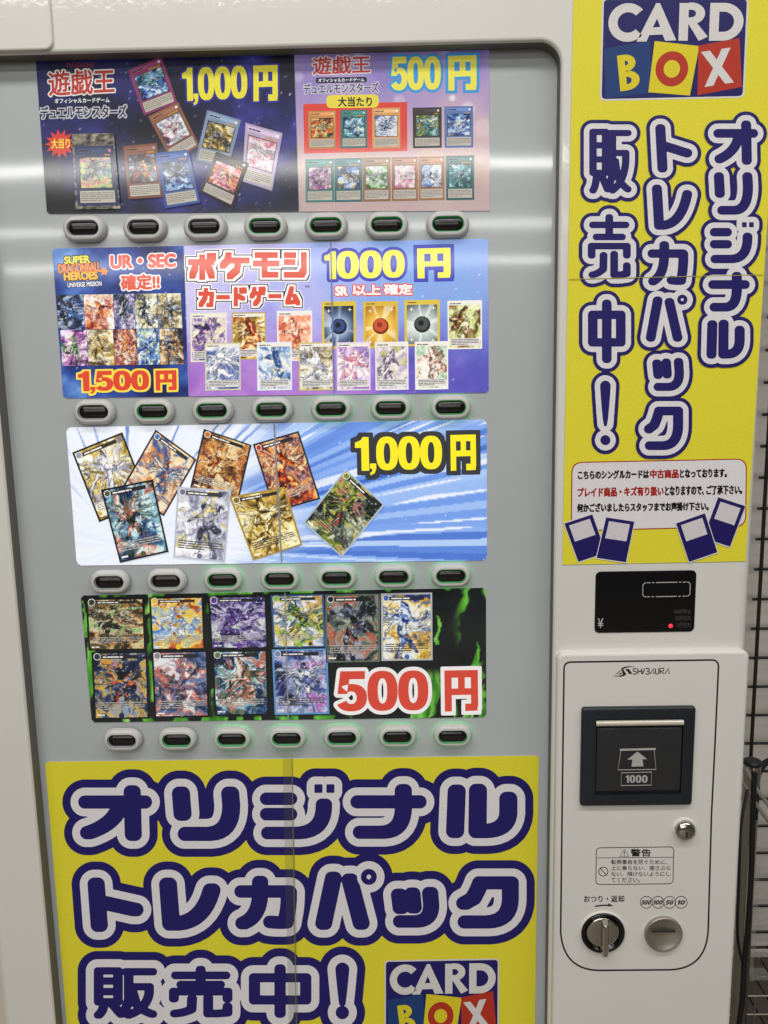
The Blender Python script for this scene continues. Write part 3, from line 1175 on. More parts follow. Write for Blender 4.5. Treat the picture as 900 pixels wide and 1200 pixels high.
yi = -.00115
rr = rounded([(753.5, 683), (809, 682), (808.5, 698.5), (753, 699.5)], 4, n=4)
for i in range(0, len(rr)):
    p0, p1 = np.array(rr[i], float), np.array(rr[(i + 1) % len(rr)], float)
    ln = np.linalg.norm(p1 - p0)
    if ln < 6:
        ink_line(mb, [p0, p1], 1.0, yi, 'greyink')
    else:
        for s0, s1 in ((0.02, .10), (.14, .2), (.24, .76), (.8, .86), (.9, .98)):
            ink_line(mb, [p0 + (p1 - p0) * s0, p0 + (p1 - p0) * s1], 1.0, yi, 'greyink')
ink_text(mb, '¥', (700.4, 724.5, 707, 736), yi, 'greyink', 0.15)
for k, s in enumerate(('1000円中止', '100円切れ', '10円切れ')):
    yy = 713.5 + 8 * k
    ink_text(mb, s, (790 + k * 1.5, yy, 810, yy + 6), yi, 'dimink', 0.1)
pd = mb.build('price_display', M, vm)
c = WP(786, 733.6, -.0012)
mb = MB()
lathe(mb, c.x, c.z, [(.0026, -.0008), (.0024, -.0014), (.0012, -.0019), (.0002, -.0020)], 'redled', 16)
mb.build('indicator_lamp', M, pd)

# ------------------------------------------------------------------ coin panel (raised box)
CY = -0.010
a, b = WP(651.5, 900, CY), WP(760, 764, CY)
mb = MB()
plate(mb, a.x, 0.06, RX - .001, b.z, .010, 0.0005, CY, .0045, 'cream_smooth')
yk = CY - .00012
tl, tr = (661.3, 776), (841.8, 773.2)
outl = []
outl += arc(661, 784, 661, 776.2, 669, 775.9, 6)
outl += arc(833.5, 773.4, 842, 773.2, 842, 781.5, 6)
outl += [(838, 870), (833.8, 955)] + arc(830, 1088, 828.5, 1135, 785, 1136.5, 14)
outl += arc(703, 1137.2, 660, 1137, 657, 1092, 14) + [(659, 930)]
ink_line(mb, outl, 2.0, yk, 'black', True)
# maker's mark and name
for pts in ([(720.0, 791.2), (728.6, 784.4), (729.6, 784.6), (722.5, 790.4)],
            [(724.5, 790.6), (727.6, 788.2), (729.2, 788.8), (727.4, 790.4)],
            arc(728, 783.4, 734, 779.0, 745, 781.8, 8) + arc(745, 781.8, 735, 781.0, 730.2, 784.4, 8)
            + [(734.0, 790.0)] + arc(733.2, 791.2, 729, 793.6, 722, 792.8, 6) + arc(722, 792.8, 718, 792.4, 716, 791.6, 4)
            + arc(716, 791.6, 724, 793.0, 730.0, 790.4, 6),
            [(733, 784), (737, 783.8), (741.2, 789.6), (737.2, 790), (734.6, 785.6), (734, 787)]):
    ink_poly(mb, pts, yk, 'black')
sh = [((741.8, 783.6, 746, 789.9), [[(1, 0), (.15, 0), (0, .25), (.2, .48), (.8, .52), (1, .75), (.85, 1), (0, 1)]]),
      ((747.6, 783.5, 752, 789.9), [[(0, 0), (0, 1)], [(1, 0), (1, 1)], [(0, .5), (1, .5)]]),
      ((753, 783.4, 755.6, 789.9), [[(1, 0), (0, 1)]]),
      ((756.4, 783.4, 761, 789.9), [[(0.1, 0), (.85, 0), (1, .25), (.8, .48), (.35, .5)], [(.8, .5), (1, .72), (.85, 1), (0, 1)]]),
      ((762, 783.3, 766.4, 789.8), [[(0, 1), (.9, 0), (1, 1)]]),
      ((768, 783.2, 772, 789.7), [[(0, 0), (0, .8), (.2, 1), (.8, 1), (1, .8), (1, 0)]]),
      ((773.6, 783.1, 778, 789.6), [[(0, 1), (0, 0), (.85, 0), (1, .25), (.85, .5), (.2, .5), (1, 1)]]),
      ((779.2, 783, 784.2, 789.6), [[(0, 1), (.9, 0), (1, 1)]])]
for (x0, y0, x1, y1), pls in sh:
    for pl in pls:
        ink_line(mb, [(x0 + u * (x1 - x0), y0 + v * (y1 - y0)) for u, v in pl], 1.25, yk, 'black')
# warning notice
box = rounded([(698.8, 993.6), (789.6, 992.4), (788.6, 1035.6), (698.3, 1036.6)], 5, n=5)
ink_line(mb, box, 0.9, yk, 'black', True)
ink_line(mb, [(698.8, 1005.4), (789.2, 1004.6)], 0.7, yk, 'black')
ink_line(mb, [(726.4, 1003.6), (731.6, 995.2), (736.9, 1003.4)], 0.9, yk, 'black', True)
ink_line(mb, [(731.6, 997.6), (731.7, 1001)], 1.0, yk, 'black')
ink_line(mb, [(731.7, 1001.6), (731.7, 1002.5)], 1.0, yk, 'black')
ink_text(mb, '警告', (739, 994.8, 763, 1003.9), yk, 'black', 0.25)
for k, (s, xe) in enumerate((('転倒事故を防ぐために、', 782), ('上に乗らない、揺さぶら', 785.4), ('ない、傾けないようにし', 785.2), ('てください。', 750))):
    yy = 1007.4 + 7.0 * k
    ink_text(mb, s, (716.2, yy, xe, yy + 5.6), yk - .00005, 'black', 0.06)
ring = [(707 + 5.4 * math.cos(t * .2618), 1021.4 + 5.2 * math.sin(t * .2618)) for t in range(24)]
ink_line(mb, ring, 0.9, yk, 'black', True)
ink_line(mb, [(703.4, 1017.6), (710.6, 1025.2)], 0.9, yk, 'black')
# return legend, arrow and coin legend
ink_text(mb, 'おつり・返却', (684.2, 1049.3, 731.6, 1057.4), yk, 'black', 0.18)
ink_line(mb, arc(697.2, 1062.3, 706, 1060.2, 716, 1061.2, 6), 1.7, yk, 'black')
ink_poly(mb, [(712.6, 1058.4), (719.2, 1061.8), (712.8, 1062.2)], yk - .00006, 'black')
for k, (s, cx) in enumerate((('500', 757.4), ('100', 771.1), ('50', 784.7), ('10', 798.2))):
    cc = [(cx + 7.0 * math.cos(t * .2244), 1057.4 + 7.0 * math.sin(t * .2244)) for t in range(28)]
    ink_line(mb, cc, 0.8, yk - .00005 * (k % 2), 'black', True)
    hw = 5.6 if len(s) == 3 else 4.6
    tmp = Print(yk - .0002)
    sk = 1.1
    price(tmp, s, [(cx - hw + sk, 1055.0), (cx + hw + sk * .6, 1055.0), (cx + hw - sk, 1060.0), (cx - hw - sk * .6, 1060.0)], [(0.05, '#000000')], 0, .2, gap=.16)
    mb.add(tmp.v, tmp.f, 'black')
cp = mb.build('coin_panel', M, vm)

# bill slot
mb = MB()
a, b = WP(680, 945.5, CY - .006), WP(816.2, 828.5, CY - .006)
c, d = WP(697, 932, CY - .006), WP(801.5, 842, CY - .006)


def ring_plate(mb, x0, z0, x1, z1, r, ix0, iz0, ix1, iz1, ir, yb, yf, bev, depth, mat, mat_in):
    lp = [rrect(x0, z0, x1, z1, r, yb)]
    for k in range(5):
        t = math.pi / 2 * k / 4
        e = bev * (1 - math.cos(t))
        lp.append(rrect(x0 + e, z0 + e, x1 - e, z1 - e, max(r - e, .001), yf + bev * (1 - math.sin(t))))
    lp.append(rrect(ix0, iz0, ix1, iz1, ir, yf))
    mb.loft(lp, mat, False, False)
    mb.loft([rrect(ix0, iz0, ix1, iz1, ir, yf), rrect(ix0 + .001, iz0 + .001, ix1 - .001, iz1 - .001, ir, yf + depth)], mat_in, False, True)


ring_plate(mb, a.x, a.z, b.x, b.z, .004, c.x, c.z, d.x, d.z, .0015, CY, CY - .006, .003, .0055, 'bezel', 'bezel_in')
g0, g1 = WP(700, 878, CY - .004), WP(799, 852, CY - .004)
mb.box((g0.x, CY - .0042, g0.z), (g1.x, CY - .001, g1.z), 'bezel')
bs = mb.build('bill_slot', M, cp)
# roller lip
l0, l1 = WP(698.2, 851, CY - .004), WP(800.6, 843, CY - .004)
mb = MB()
zc, rz = (l0.z + l1.z) / 2, (l1.z - l0.z) / 2
mb.loft([[(x, CY - .004 + .0038 * math.cos(t * .3927), zc + rz * math.sin(t * .3927)) for t in range(16)] for x in (l0.x, l1.x)], 'silver', True, True)
mb.build('slot_lip', M, bs)
# clear flap with printed arrow
mb = MB()
f0, f1 = WP(698.3, 927, CY - .008), WP(799.6, 853, CY - .008)
plate(mb, f0.x, f0.z, f1.x, f1.z, .002, CY - .005, CY - .0085, .001, 'smoke')
yf = CY - .0087
tz = [(727.5, 879.5), (766.5, 878.5), (768.8, 901.6), (724.2, 902.2)]
ink_line(mb, tz, 1.0, yf, 'greyink', True)
ink_line(mb, [(726.4, 878.6), (768.4, 877.6)], 2.2, yf - .0001, 'greyink')
ink_poly(mb, [(747, 880.8), (758.4, 889.6), (753.0, 889.8), (754.0, 898.0), (740, 898.4), (741.2, 890.1), (735, 890.2)], yf, 'greyink')
ink_line(mb, [(728.2, 905.6), (763.6, 904.8), (763.2, 920), (727.8, 920.6)], 0.9, yf, 'greyink', True)
tmp = Print(yf)
price(tmp, '1000', (733.2, 908.4, 758.8, 917.2), [(0.05, '#000000')], 0, .2, gap=.12, one=.6)
mb.add(tmp.v, tmp.f, 'greyink')
mb.build('flap', M, bs)

# key lock
c = WP(803.8, 974.6, CY - .006)
mb = MB()
lathe(mb, c.x, c.z, [(.0158, CY), (.0156, CY - .0012), (.0146, CY - .0018), (.0128, CY - .0018)], 'cream_smooth')
lathe(mb, c.x, c.z, [(.0130, CY - .0016), (.0130, CY - .004), (.0122, CY - .0062), (.0102, CY - .0082), (.0072, CY - .0094), (.0035, CY - .0099), (.0006, CY - .0100)], 'chrome')
mb.box((c.x - .0009, CY - .0104, c.z - .0062), (c.x + .0009, CY - .0096, c.z + .0012), 'gap')
lathe(mb, c.x, c.z, [(.0019, CY - .0097), (.0018, CY - .01045), (.0002, CY - .01046)], 'gap', 14)
mb.build('key_lock', M, cp)

# return knob
c = WP(706, 1092, CY)
mb = MB()
lathe(mb, c.x, c.z, [(.0298, CY), (.0298, CY - .0016), (.0290, CY - .0024), (.0278, CY - .0024), (.0272, CY - .0010)], 'cream_smooth')
lathe(mb, c.x, c.z, [(.0282, CY - .0022), (.0278, CY - .0040), (.0262, CY - .0050), (.0240, CY - .0034), (.0200, CY - .0008)], 'black_gloss')
kn = mb.build('return_knob', M, cp)
mb = MB()
lathe(mb, c.x - .0016, c.z + .0030, [(.0203, CY - .001), (.0203, CY - .0050), (.0195, CY - .0062), (.018, CY - .0064), (.002, CY - .0058)], 'chrome')
mb.build('knob_disc', M, kn)
mb = MB()
hx0 = c.x + .0012
lps = []
for y, hw, zt, zb in ((CY - .0066, .0046, .0215, -.0262), (CY - .0130, .0038, .0190, -.0262), (CY - .0150, .0026, .0170, -.0252)):
    lps.append(rrect(hx0 - hw, c.z + zb, hx0 + hw, c.z + zt, .0024, y, 5))
mb.loft(lps, 'chrome', True, True, False)
mb.build('knob_handle', M, kn)

# coin slot: concave dish
c = WP(776.6, 1093, CY)
mb = MB()
lathe(mb, c.x, c.z, [(.0242, CY), (.0242, CY - .0046), (.0236, CY - .0054), (.0226, CY - .0054), (.020, CY - .0040), (.015, CY - .0022),
                     (.008, CY - .0010), (.002, CY - .0007)], 'satin', 56)
mb.box((c.x - .0150, CY - .0046, c.z + .0036), (c.x + .0150, CY - .0002, c.z + .0058), 'gap')
mb.build('coin_slot', M, cp)

# ================================================================== the display sheets
PY = RY - .001


def nebula(cols, seed, sc=60.0, stars=.93, grad=None):
    def fn(u, v, X, Y):
        n = fbm(X / sc + .4 * fbm(X / sc, Y / sc, seed + 2), Y / sc, seed, 5)
        t = np.clip((n - .5) * 1.7 + .5 + (grad(u, v) if grad else 0), 0, 1)
        c = ramp(t, cols)
        s = vnoise(X / 1.7, Y / 1.7, seed + 7)
        s2 = vnoise(X / 25, Y / 25, seed + 8)
        return mixc(c, np.ones(3), sstep(stars, 1.0, s) * (.35 + .65 * s2))
    return fn


def sheet(y, corners, r, which, base='#777777', thick=.0006):
    pr = Print(y)
    o = rounded(corners, r, which)
    pr.slab(o, base, thick)
    return pr, o


def burst(cx, cy, r0, r1, n, ph=0.0):
    return [(cx + (r1 if k % 2 == 0 else r0) * math.cos(math.pi * k / n + ph), cy + (r1 if k % 2 == 0 else r0) * .95 * math.sin(math.pi * k / n + ph)) for k in range(2 * n)]


NUM = dict(res=0.45)
G1 = 'display sheets in the machine window'

# ---- upper row, dark space sheet
q = [(41, 60), (344, 50), (350.2, 248), (55, 250.5)]
pr, o = sheet(PY, q, 7, (0, 0, 0, 1), '#14142c')


def sky1(u, v, X, Y):
    c = nebula(['#0b0c1e', '#14153a', '#24246a', '#4640a8', '#7d74cc'], 4, 75,
               .89, lambda u, v: -.26 + .42 * np.exp(-((u - .22) ** 2 / .05 + (v - .72) ** 2 / .03)) + .18 * np.exp(-((u - .02) ** 2 / .02 + (v - .6) ** 2 / .05)))(u, v, X, Y)
    ridge = 222 + 16 * (fbm(X / 26, X * 0, 9, 3) - .5) + np.abs(X - 66) * .28 + np.maximum(0, X - 110) * .12
    m = sstep(-1, 1, Y - ridge)
    return mixc(c, srgb('#0a0a12'), m)


pr.grid(q, 150, 95, sky1, 1, in_poly(o))
L = 3
pr.text('YU-GI-OH!', (77, 73.2, 110, 79.4), [(0.15, '#8f2b28')], L, .4)
pr.text('遊戯王', [(56, 83), (134, 80), (134.5, 109), (57.5, 113)], [(2.0, '#f1ebe6'), (0.55, '#c23a34')], L, .4)
pr.text('オフィシャルカードゲーム', [(64, 115.4), (128.5, 114), (128.6, 120.4), (64.2, 121.4)], [(0.2, '#eeeef2')], L, .35)
pr.text('デュエルモンスターズ', [(46.8, 125.2), (148.4, 123), (148.8, 137.8), (48, 139.4)], [(1.5, '#c9c9d2'), (0.3, '#1a1b38')], L, .4, p=6)
price(pr, '1,000', [(213.5, 80), (289, 77), (290, 115), (214.5, 118.5)], [(2.6, '#2b2d92'), (0.3, '#f4e93a')], L)
price(pr, '円', [(297, 77.4), (325, 76.4), (325.4, 117.6), (297.4, 118.6)], [(2.6, '#2b2d92'), (0.3, '#f4e93a')], L, p=30)
pr.poly(burst(70.5, 168.5, 11.5, 18.2, 13, .2), '#e2402c', L)
pr.text('大当り', [(60, 162.4), (82, 161.6), (82, 174), (60.2, 174.4)], [(0.3, '#f8e24a')], L + 1, .35)
s1 = pr.build('display_sheet', P_ROW1)
tag(s1, 'dark starry sheet at the left of the top row with yellow 1,000円', 'display sheet', G1)
GOLD, BLUE_, FIRE = ['#3a2a10', '#8c6a1e', '#d9b64a', '#f6ecc0'], ['#0d1a4a', '#2a4fa8', '#6f9ed8', '#e8f2fa'], ['#4a1008', '#b8321a', '#e8842a', '#f8dc9a']
MAG, GRN, WHT = ['#35123c', '#8a3f8c', '#c98ac8', '#f6e6f2'], ['#0c2a14', '#2f7a3a', '#8cc06a', '#eaf4d0'], ['#8d8f9e', '#c4c6d2', '#e6e6ee', '#ffffff']
PNK, DRK, TEAL = ['#c86a8a', '#e9a8b8', '#f6d8dc', '#fff6f2'], ['#080a10', '#1c2230', '#46506a', '#a8b2c8'], ['#0a2a34', '#1f6a7a', '#5ab0b8', '#d8f2f0']
for i, (qq, st, pal, fig, fr, lb) in enumerate((
        ([(149.7, 82.5), (189.4, 66), (208, 120.6), (169, 135.5)], 'A', BLUE_, TEAL, '#8a3a68', 'magenta framed card'),
        ([(173.5, 136.5), (208.8, 119.5), (234, 171), (202, 190.6)], 'A', WHT, ['#2a1420', '#8a3048', '#d8809a', '#fff'.ljust(7, 'f')], '#8a5a44', 'brown framed card'),
        ([(243, 129), (282.8, 141), (268, 196), (228.7, 189.4)], 'A', GOLD, DRK, '#7f92ae', 'pale blue framed card'),
        ([(287.8, 144), (331.4, 156.4), (319, 224), (283.8, 212.5)], 'A', PNK, WHT, '#b9a6c4', 'lilac framed card'),
        ([(253.6, 178), (292.5, 191.4), (273, 244), (234.5, 224.8)], 'A', PNK, FIRE, '#2c2424', 'black framed card'),
        ([(144.7, 171.5), (184.7, 168), (191.7, 231.4), (151, 234)], 'A', DRK, FIRE, '#7d4b38', 'reddish brown framed card'),
        ([(182.8, 179.7), (221.7, 176), (235.3, 238), (194.5, 244.5)], 'A', BLUE_, DRK, '#3d5c9c', 'blue framed card'),
        ([(88, 172), (134, 171), (140, 241), (92, 242)], 'A', ['#4a7a8a', '#a8c88a', '#e8d88a', '#d88a9a'], DRK, '#27345a', 'navy card in a clear foil sleeve'))):
    lv = 6 + i * 6
    if i == 7:
        pw = Print(PY)
        fq = [(84.8, 157.5), (134, 156.7), (142, 245), (89.5, 245.8)]
        pw.grid(fq, 24, 44, lambda u, v, X, Y: ramp(np.clip(fbm(X / 5, Y / 3, 5, 4) * 1.6 - .45, 0, 1), ['#1c1a18', '#6a6458', '#a8a08c', '#d8d2c4']), lv - 1)
        pw.build('foil_sleeve', P_ROW1, s1)
    printed_card(s1, PY, qq, lv, st, 100 + i, pal, fig, fr, P_ROW1, lb, .8)

# ---- upper row, lilac sheet
q = [(344.6, 50), (573, 43), (574, 247), (350.8, 248)]
pr, o = sheet(PY, q, 7, (0, 0, 0, 0), '#8d78b4')


def lilac(u, v, X, Y):
    c = ramp(np.clip(v * 1.05 + .5 * (fbm(X / 50, Y / 50, 21, 3) - .5), 0, 1), ['#8070bc', '#a08fcc', '#bba2cf', '#d2b4c6', '#d8bcb2', '#c8aeae'])
    for bx, by, br, k in ((548, 128, 11, .5), (420, 70, 10, .4), (530, 115, 5, .7), (565, 150, 14, .25), (468, 118, 9, .3), (350, 90, 8, .3), (545, 205, 16, .15), (520, 58, 8, .3)):
        c = mixc(c, np.ones(3), k * sstep(br, br * .5, np.hypot(X - bx, Y - by)))
    return mixc(c, np.ones(3), .7 * sstep(.96, 1, vnoise(X / 2, Y / 2, 22)))


pr.grid(q, 115, 100, lilac, 1, in_poly(o))
pr.text('YU-GI-OH!', (385, 58.6, 415, 64.4), [(0.1, '#a05a78')], L, .4)
pr.text('遊戯王', [(366, 66.5), (434, 64.6), (434, 85.8), (366.4, 88)], [(1.6, '#f1e6ea'), (0.45, '#c8403c')], L, .4)
pr.poly(rounded([(370, 91), (430, 90), (430, 96.6), (370, 97.6)], 3), '#24264a', L)
pr.text('オフィシャルカードゲーム', [(373, 92), (427, 91.2), (427, 95.8), (373, 96.6)], [(0.15, '#f2f2f6')], L + 1, .35)
pr.text('デュエルモンスターズ', [(355.4, 98.4), (443.6, 96.4), (444, 108.4), (356, 110.2)], [(1.2, '#d9d4e2'), (0.25, '#4a4668')], L, .4, p=6)
pr.poly(rounded([(382.6, 111.6), (443.6, 110.6), (443.8, 126), (382.8, 126.8)], 6), '#f2e04a', L)
pr.text('大当たり', (396, 113.4, 436, 125), [(0.35, '#20181c')], L + 1, .35)
price(pr, '500', [(458, 67), (516, 66), (516.4, 104.8), (458.4, 106)], [(3.4, '#3f9fe0'), (0.3, '#f6ec58')], L)
price(pr, '円', [(525.4, 66), (558, 65), (558.4, 105), (525.8, 106)], [(3.6, '#3f9fe0'), (0.3, '#f6ec58')], L, p=30)
pr.poly([(355.3, 122), (477, 119.6), (477.4, 177), (356.6, 180)], '#e6483a', L - 1)
s2 = pr.build('display_sheet', P_ROW1)
tag(s2, 'lilac sheet at the right of the top row with yellow 500円', 'display sheet', G1)
k = 0
for x0, y0, x1, y1, pal, fig, fr in ((361, 130, 393.6, 174.5, FIRE, GRN, '#c98a52'), (399, 128.8, 430.2, 173.5, TEAL, BLUE_, '#3f7d78'), (436, 126.4, 469, 174, WHT, BLUE_, '#d9a06a'),
                                     (483.6, 126, 517.4, 173.4, ['#c8b84a', '#6a8a3a', '#283c50', '#e8e4c8'], TEAL, '#3a3436'), (520.8, 124.6, 554.2, 173, BLUE_, WHT, '#5f78b0'),
                                     (358, 186.4, 391.5, 237, ['#c8c0c8', '#8a5a8a', '#d8a8a0', '#fff6e8'], MAG, '#3f7f78'), (392, 185.4, 424.4, 236.6, BLUE_, GOLD, '#356a70'), (425, 184.6, 457.4, 236, GRN, WHT, '#8d6a4a'),
                                     (459, 184, 489.5, 235.4, PNK, WHT, '#9a6a4c'), (490.6, 183.4, 520.6, 234.6, WHT, BLUE_, '#a4734e'), (522.6, 182.4, 555.4, 234.4, TEAL, DRK, '#27605c')):
    printed_card(s2, PY, [(x0, y0 + .3), (x1, y0 - .3), (x1 + .3, y1 - .3), (x0 + .3, y1 + .3)], 6, 'A', 200 + k, pal, fig, fr, P_ROW1, None, .8)
    k += 1

# ---- second row, navy sheet
q = [(61, 291.5), (215, 288), (221, 464.4), (74.2, 466.6)]
pr, o = sheet(PY, q, 7, (1, 0, 0, 1), '#1d2c6c')
pr.grid(q, 80, 90, nebula(['#101a4c', '#1c2d72', '#2f4f9f', '#5b86c8', '#b9d4ee'], 31, 48, .95,
                          lambda u, v: -.22 + .5 * np.exp(-((v - .1) ** 2 / .012 + (u - .45) ** 2 / .12)) + .2 * np.exp(-((v - .85) ** 2 / .02))), 1, in_poly(o))
pr.text('SUPER', [(75, 300.6), (105, 299), (106, 308), (75.4, 309.6)], [(1.6, '#3a3a2a'), (0.5, '#e8dc4a')], L, .4)
pr.text('DRAGONBALL', [(67.6, 309.6), (118, 306.6), (119, 318.6), (69, 320.6)], [(1.5, '#3c2416'), (0.5, '#e07a2a')], L, .4)
pr.text('HEROES', [(74.4, 319.4), (114, 317), (115, 327.4), (75, 329)], [(1.7, '#4a2a12'), (0.6, '#f0b83a')], L, .4)
pr.poly(burst(122, 318, 3, 6, 6), '#e88a2a', L + 2)
pr.text('UNIVERSE MISSION', [(79, 331.4), (119, 329.4), (119.4, 335), (79.4, 337)], [(0.9, '#26305e'), (0.15, '#e6e6ea')], L, .35)
pr.text('UR・SEC', [(129, 299), (206, 296.6), (206.4, 313.4), (129.4, 315.6)], [(2.4, '#f6f0ee'), (1.1, '#df5b44')], L, .4)
pr.text('確定!!', [(141, 322), (187, 320.2), (187.6, 339), (141.6, 340.8)], [(2.3, '#f6f0ee'), (0.8, '#df5b44')], L, .4)
price(pr, '1,500', [(91.4, 435.4), (174, 434), (174.8, 456.8), (92.2, 458.4)], [(2.4, '#f4da4a'), (0.3, '#d8452e')], L, p=8)
price(pr, '円', [(182.4, 434.6), (206.4, 434), (207, 456.8), (183, 457.6)], [(2.4, '#f4da4a'), (0.3, '#d8452e')], L, p=30)
s3 = pr.build('display_sheet', P_LIT)
tag(s3, 'navy sheet at the left of the second row with red 1,500円', 'display sheet', G1)
xs0, xs1 = (66.4, 98, 133, 157.5, 184, 212.4), (71, 102, 133, 160, 186.4, 214)
PALS = (([*DRK], BLUE_), (['#b84a3a', '#d8b0a0', '#e8e0d8', '#ffffff'], FIRE), (['#3a4a8a', '#8a7ab0', '#c8b8c8', '#e8e4ec'], DRK), (['#a89a5a', '#d8d0a0', '#eeeadc', '#ffffff'], DRK), (['#5a4a2a', '#a8905a', '#d0c49a', '#f0ecd8'], DRK),
        (MAG, GRN), (['#6a5a3a', '#b0a07a', '#d8ccb0', '#f4f0e0'], GOLD), (['#3a1414', '#8a2a2a', '#b87a6a', '#e8d8c8'], FIRE), (['#1a3a8a', '#5a8ac8', '#c8d8a8', '#f4f4e0'], BLUE_), (['#5a3418', '#a8743a', '#d8b07a', '#f4e8cc'], DRK))
for r in range(2):
    for k in range(5):
        ya, yb = (345.6, 386.4) if r == 0 else (387, 428.8)
        xx = xs0 if r == 0 else xs1
        sk = -1.6
        printed_card(s3, PY, [(xx[k], ya + sk * k * .25), (xx[k + 1] - .6, ya + sk * (k + 1) * .25), (xx[k + 1] + 1.4, yb + sk * (k + 1) * .25), (xx[k] + 2, yb + sk * k * .25)],
                     6, 'N', 300 + r * 5 + k, *PALS[r * 5 + k], '#999083', P_LIT, None, .95)

# ---- second row, blue and violet sheet
q = [(215.6, 288), (572, 279.6), (572.6, 460), (221.6, 464.4)]
pr, o = sheet(PY, q, 7, (0, 1, 1, 0), '#6a7fc4')


def violet(u, v, X, Y):
    n = fbm(X / 60, Y / 60, 41, 5) - .5
    c = mixc(ramp(np.clip(u + n * .8, 0, 1), ['#cfc8ee', '#bcb8ea', '#a0ace6', '#7ea6e2', '#86a0de']),
             ramp(np.clip(u + n * 1.2, 0, 1), ['#9a62c0', '#b07ccc', '#9468c8', '#7258be', '#5450b2']), sstep(.35, .95, v + n * .5))
    return mixc(c, np.ones(3), .8 * sstep(.955, 1, vnoise(X / 1.8, Y / 1.8, 43)))


pr.grid(q, 170, 90, violet, 1, in_poly(o))
TITLE = [(4.6, '#f6f2f2'), (3.6, '#2a1a1c'), (2.4, '#f8f4f4'), (0.0, '#d8503a')]
block_title(pr, [(ch, (xa + 1.5, 296.4 - (xa - 218) * .018, xb - 1.5, 328 - (xa - 218) * .018), 3.5)
                 for ch, xa, xb in (('ポ', 219, 255), ('ケ', 256, 294), ('モ', 295, 329), ('ン', 330, 361.5))], TITLE, L)
block_title(pr, [(ch, (xa + 1, 337.4 - (xa - 231) * .02, xb - 1, 360 - (xa - 231) * .02), 2.5)
                 for ch, xa, xb in (('カ', 231.5, 252), ('ー', 252.5, 270.5), ('ド', 271, 291), ('ゲ', 291.5, 313), ('ー', 313.5, 331), ('ム', 331, 353))],
            [(4.0, '#f6f2f2'), (3.2, '#2a1a1c'), (2.0, '#f8f4f4'), (0.0, '#d8503a')], L + 4)
pr.text('TM', (357, 334.6, 362.4, 337.4), [(0.1, '#2a2430')], L, .3)
price(pr, '1000', [(380.4, 295), (473.6, 292.8), (474, 325), (381, 327)], [(4.0, '#3a3fb2'), (0.3, '#f6ee4c')], L, gap=.06, one=.5)
price(pr, '円', [(489, 291.6), (527.4, 290.6), (528, 325), (489.6, 326)], [(4.6, '#3a3fb2'), (0.3, '#f6ee4c')], L, p=30)
pr.text('SR', (392.6, 335.4, 407.6, 346.8), [(2.0, '#df5548'), (0.8, '#f8f2f0')], L, .4)
pr.text('以上', (413, 333.6, 446.6, 346.2), [(2.0, '#df5548'), (0.6, '#f8f2f0')], L, .4)
pr.text('確定', (449.6, 332.6, 483.6, 345.6), [(2.0, '#df5548'), (0.6, '#f8f2f0')], L, .4)
pr.poly([(386.8, 284), (388.4, 284), (392.4, 462), (390.8, 462)], '#6a72a0', L + 26)
s4 = pr.build('display_sheet', P_LIT)
tag(s4, 'blue and violet sheet in the second row with red katakana title', 'display sheet', G1)
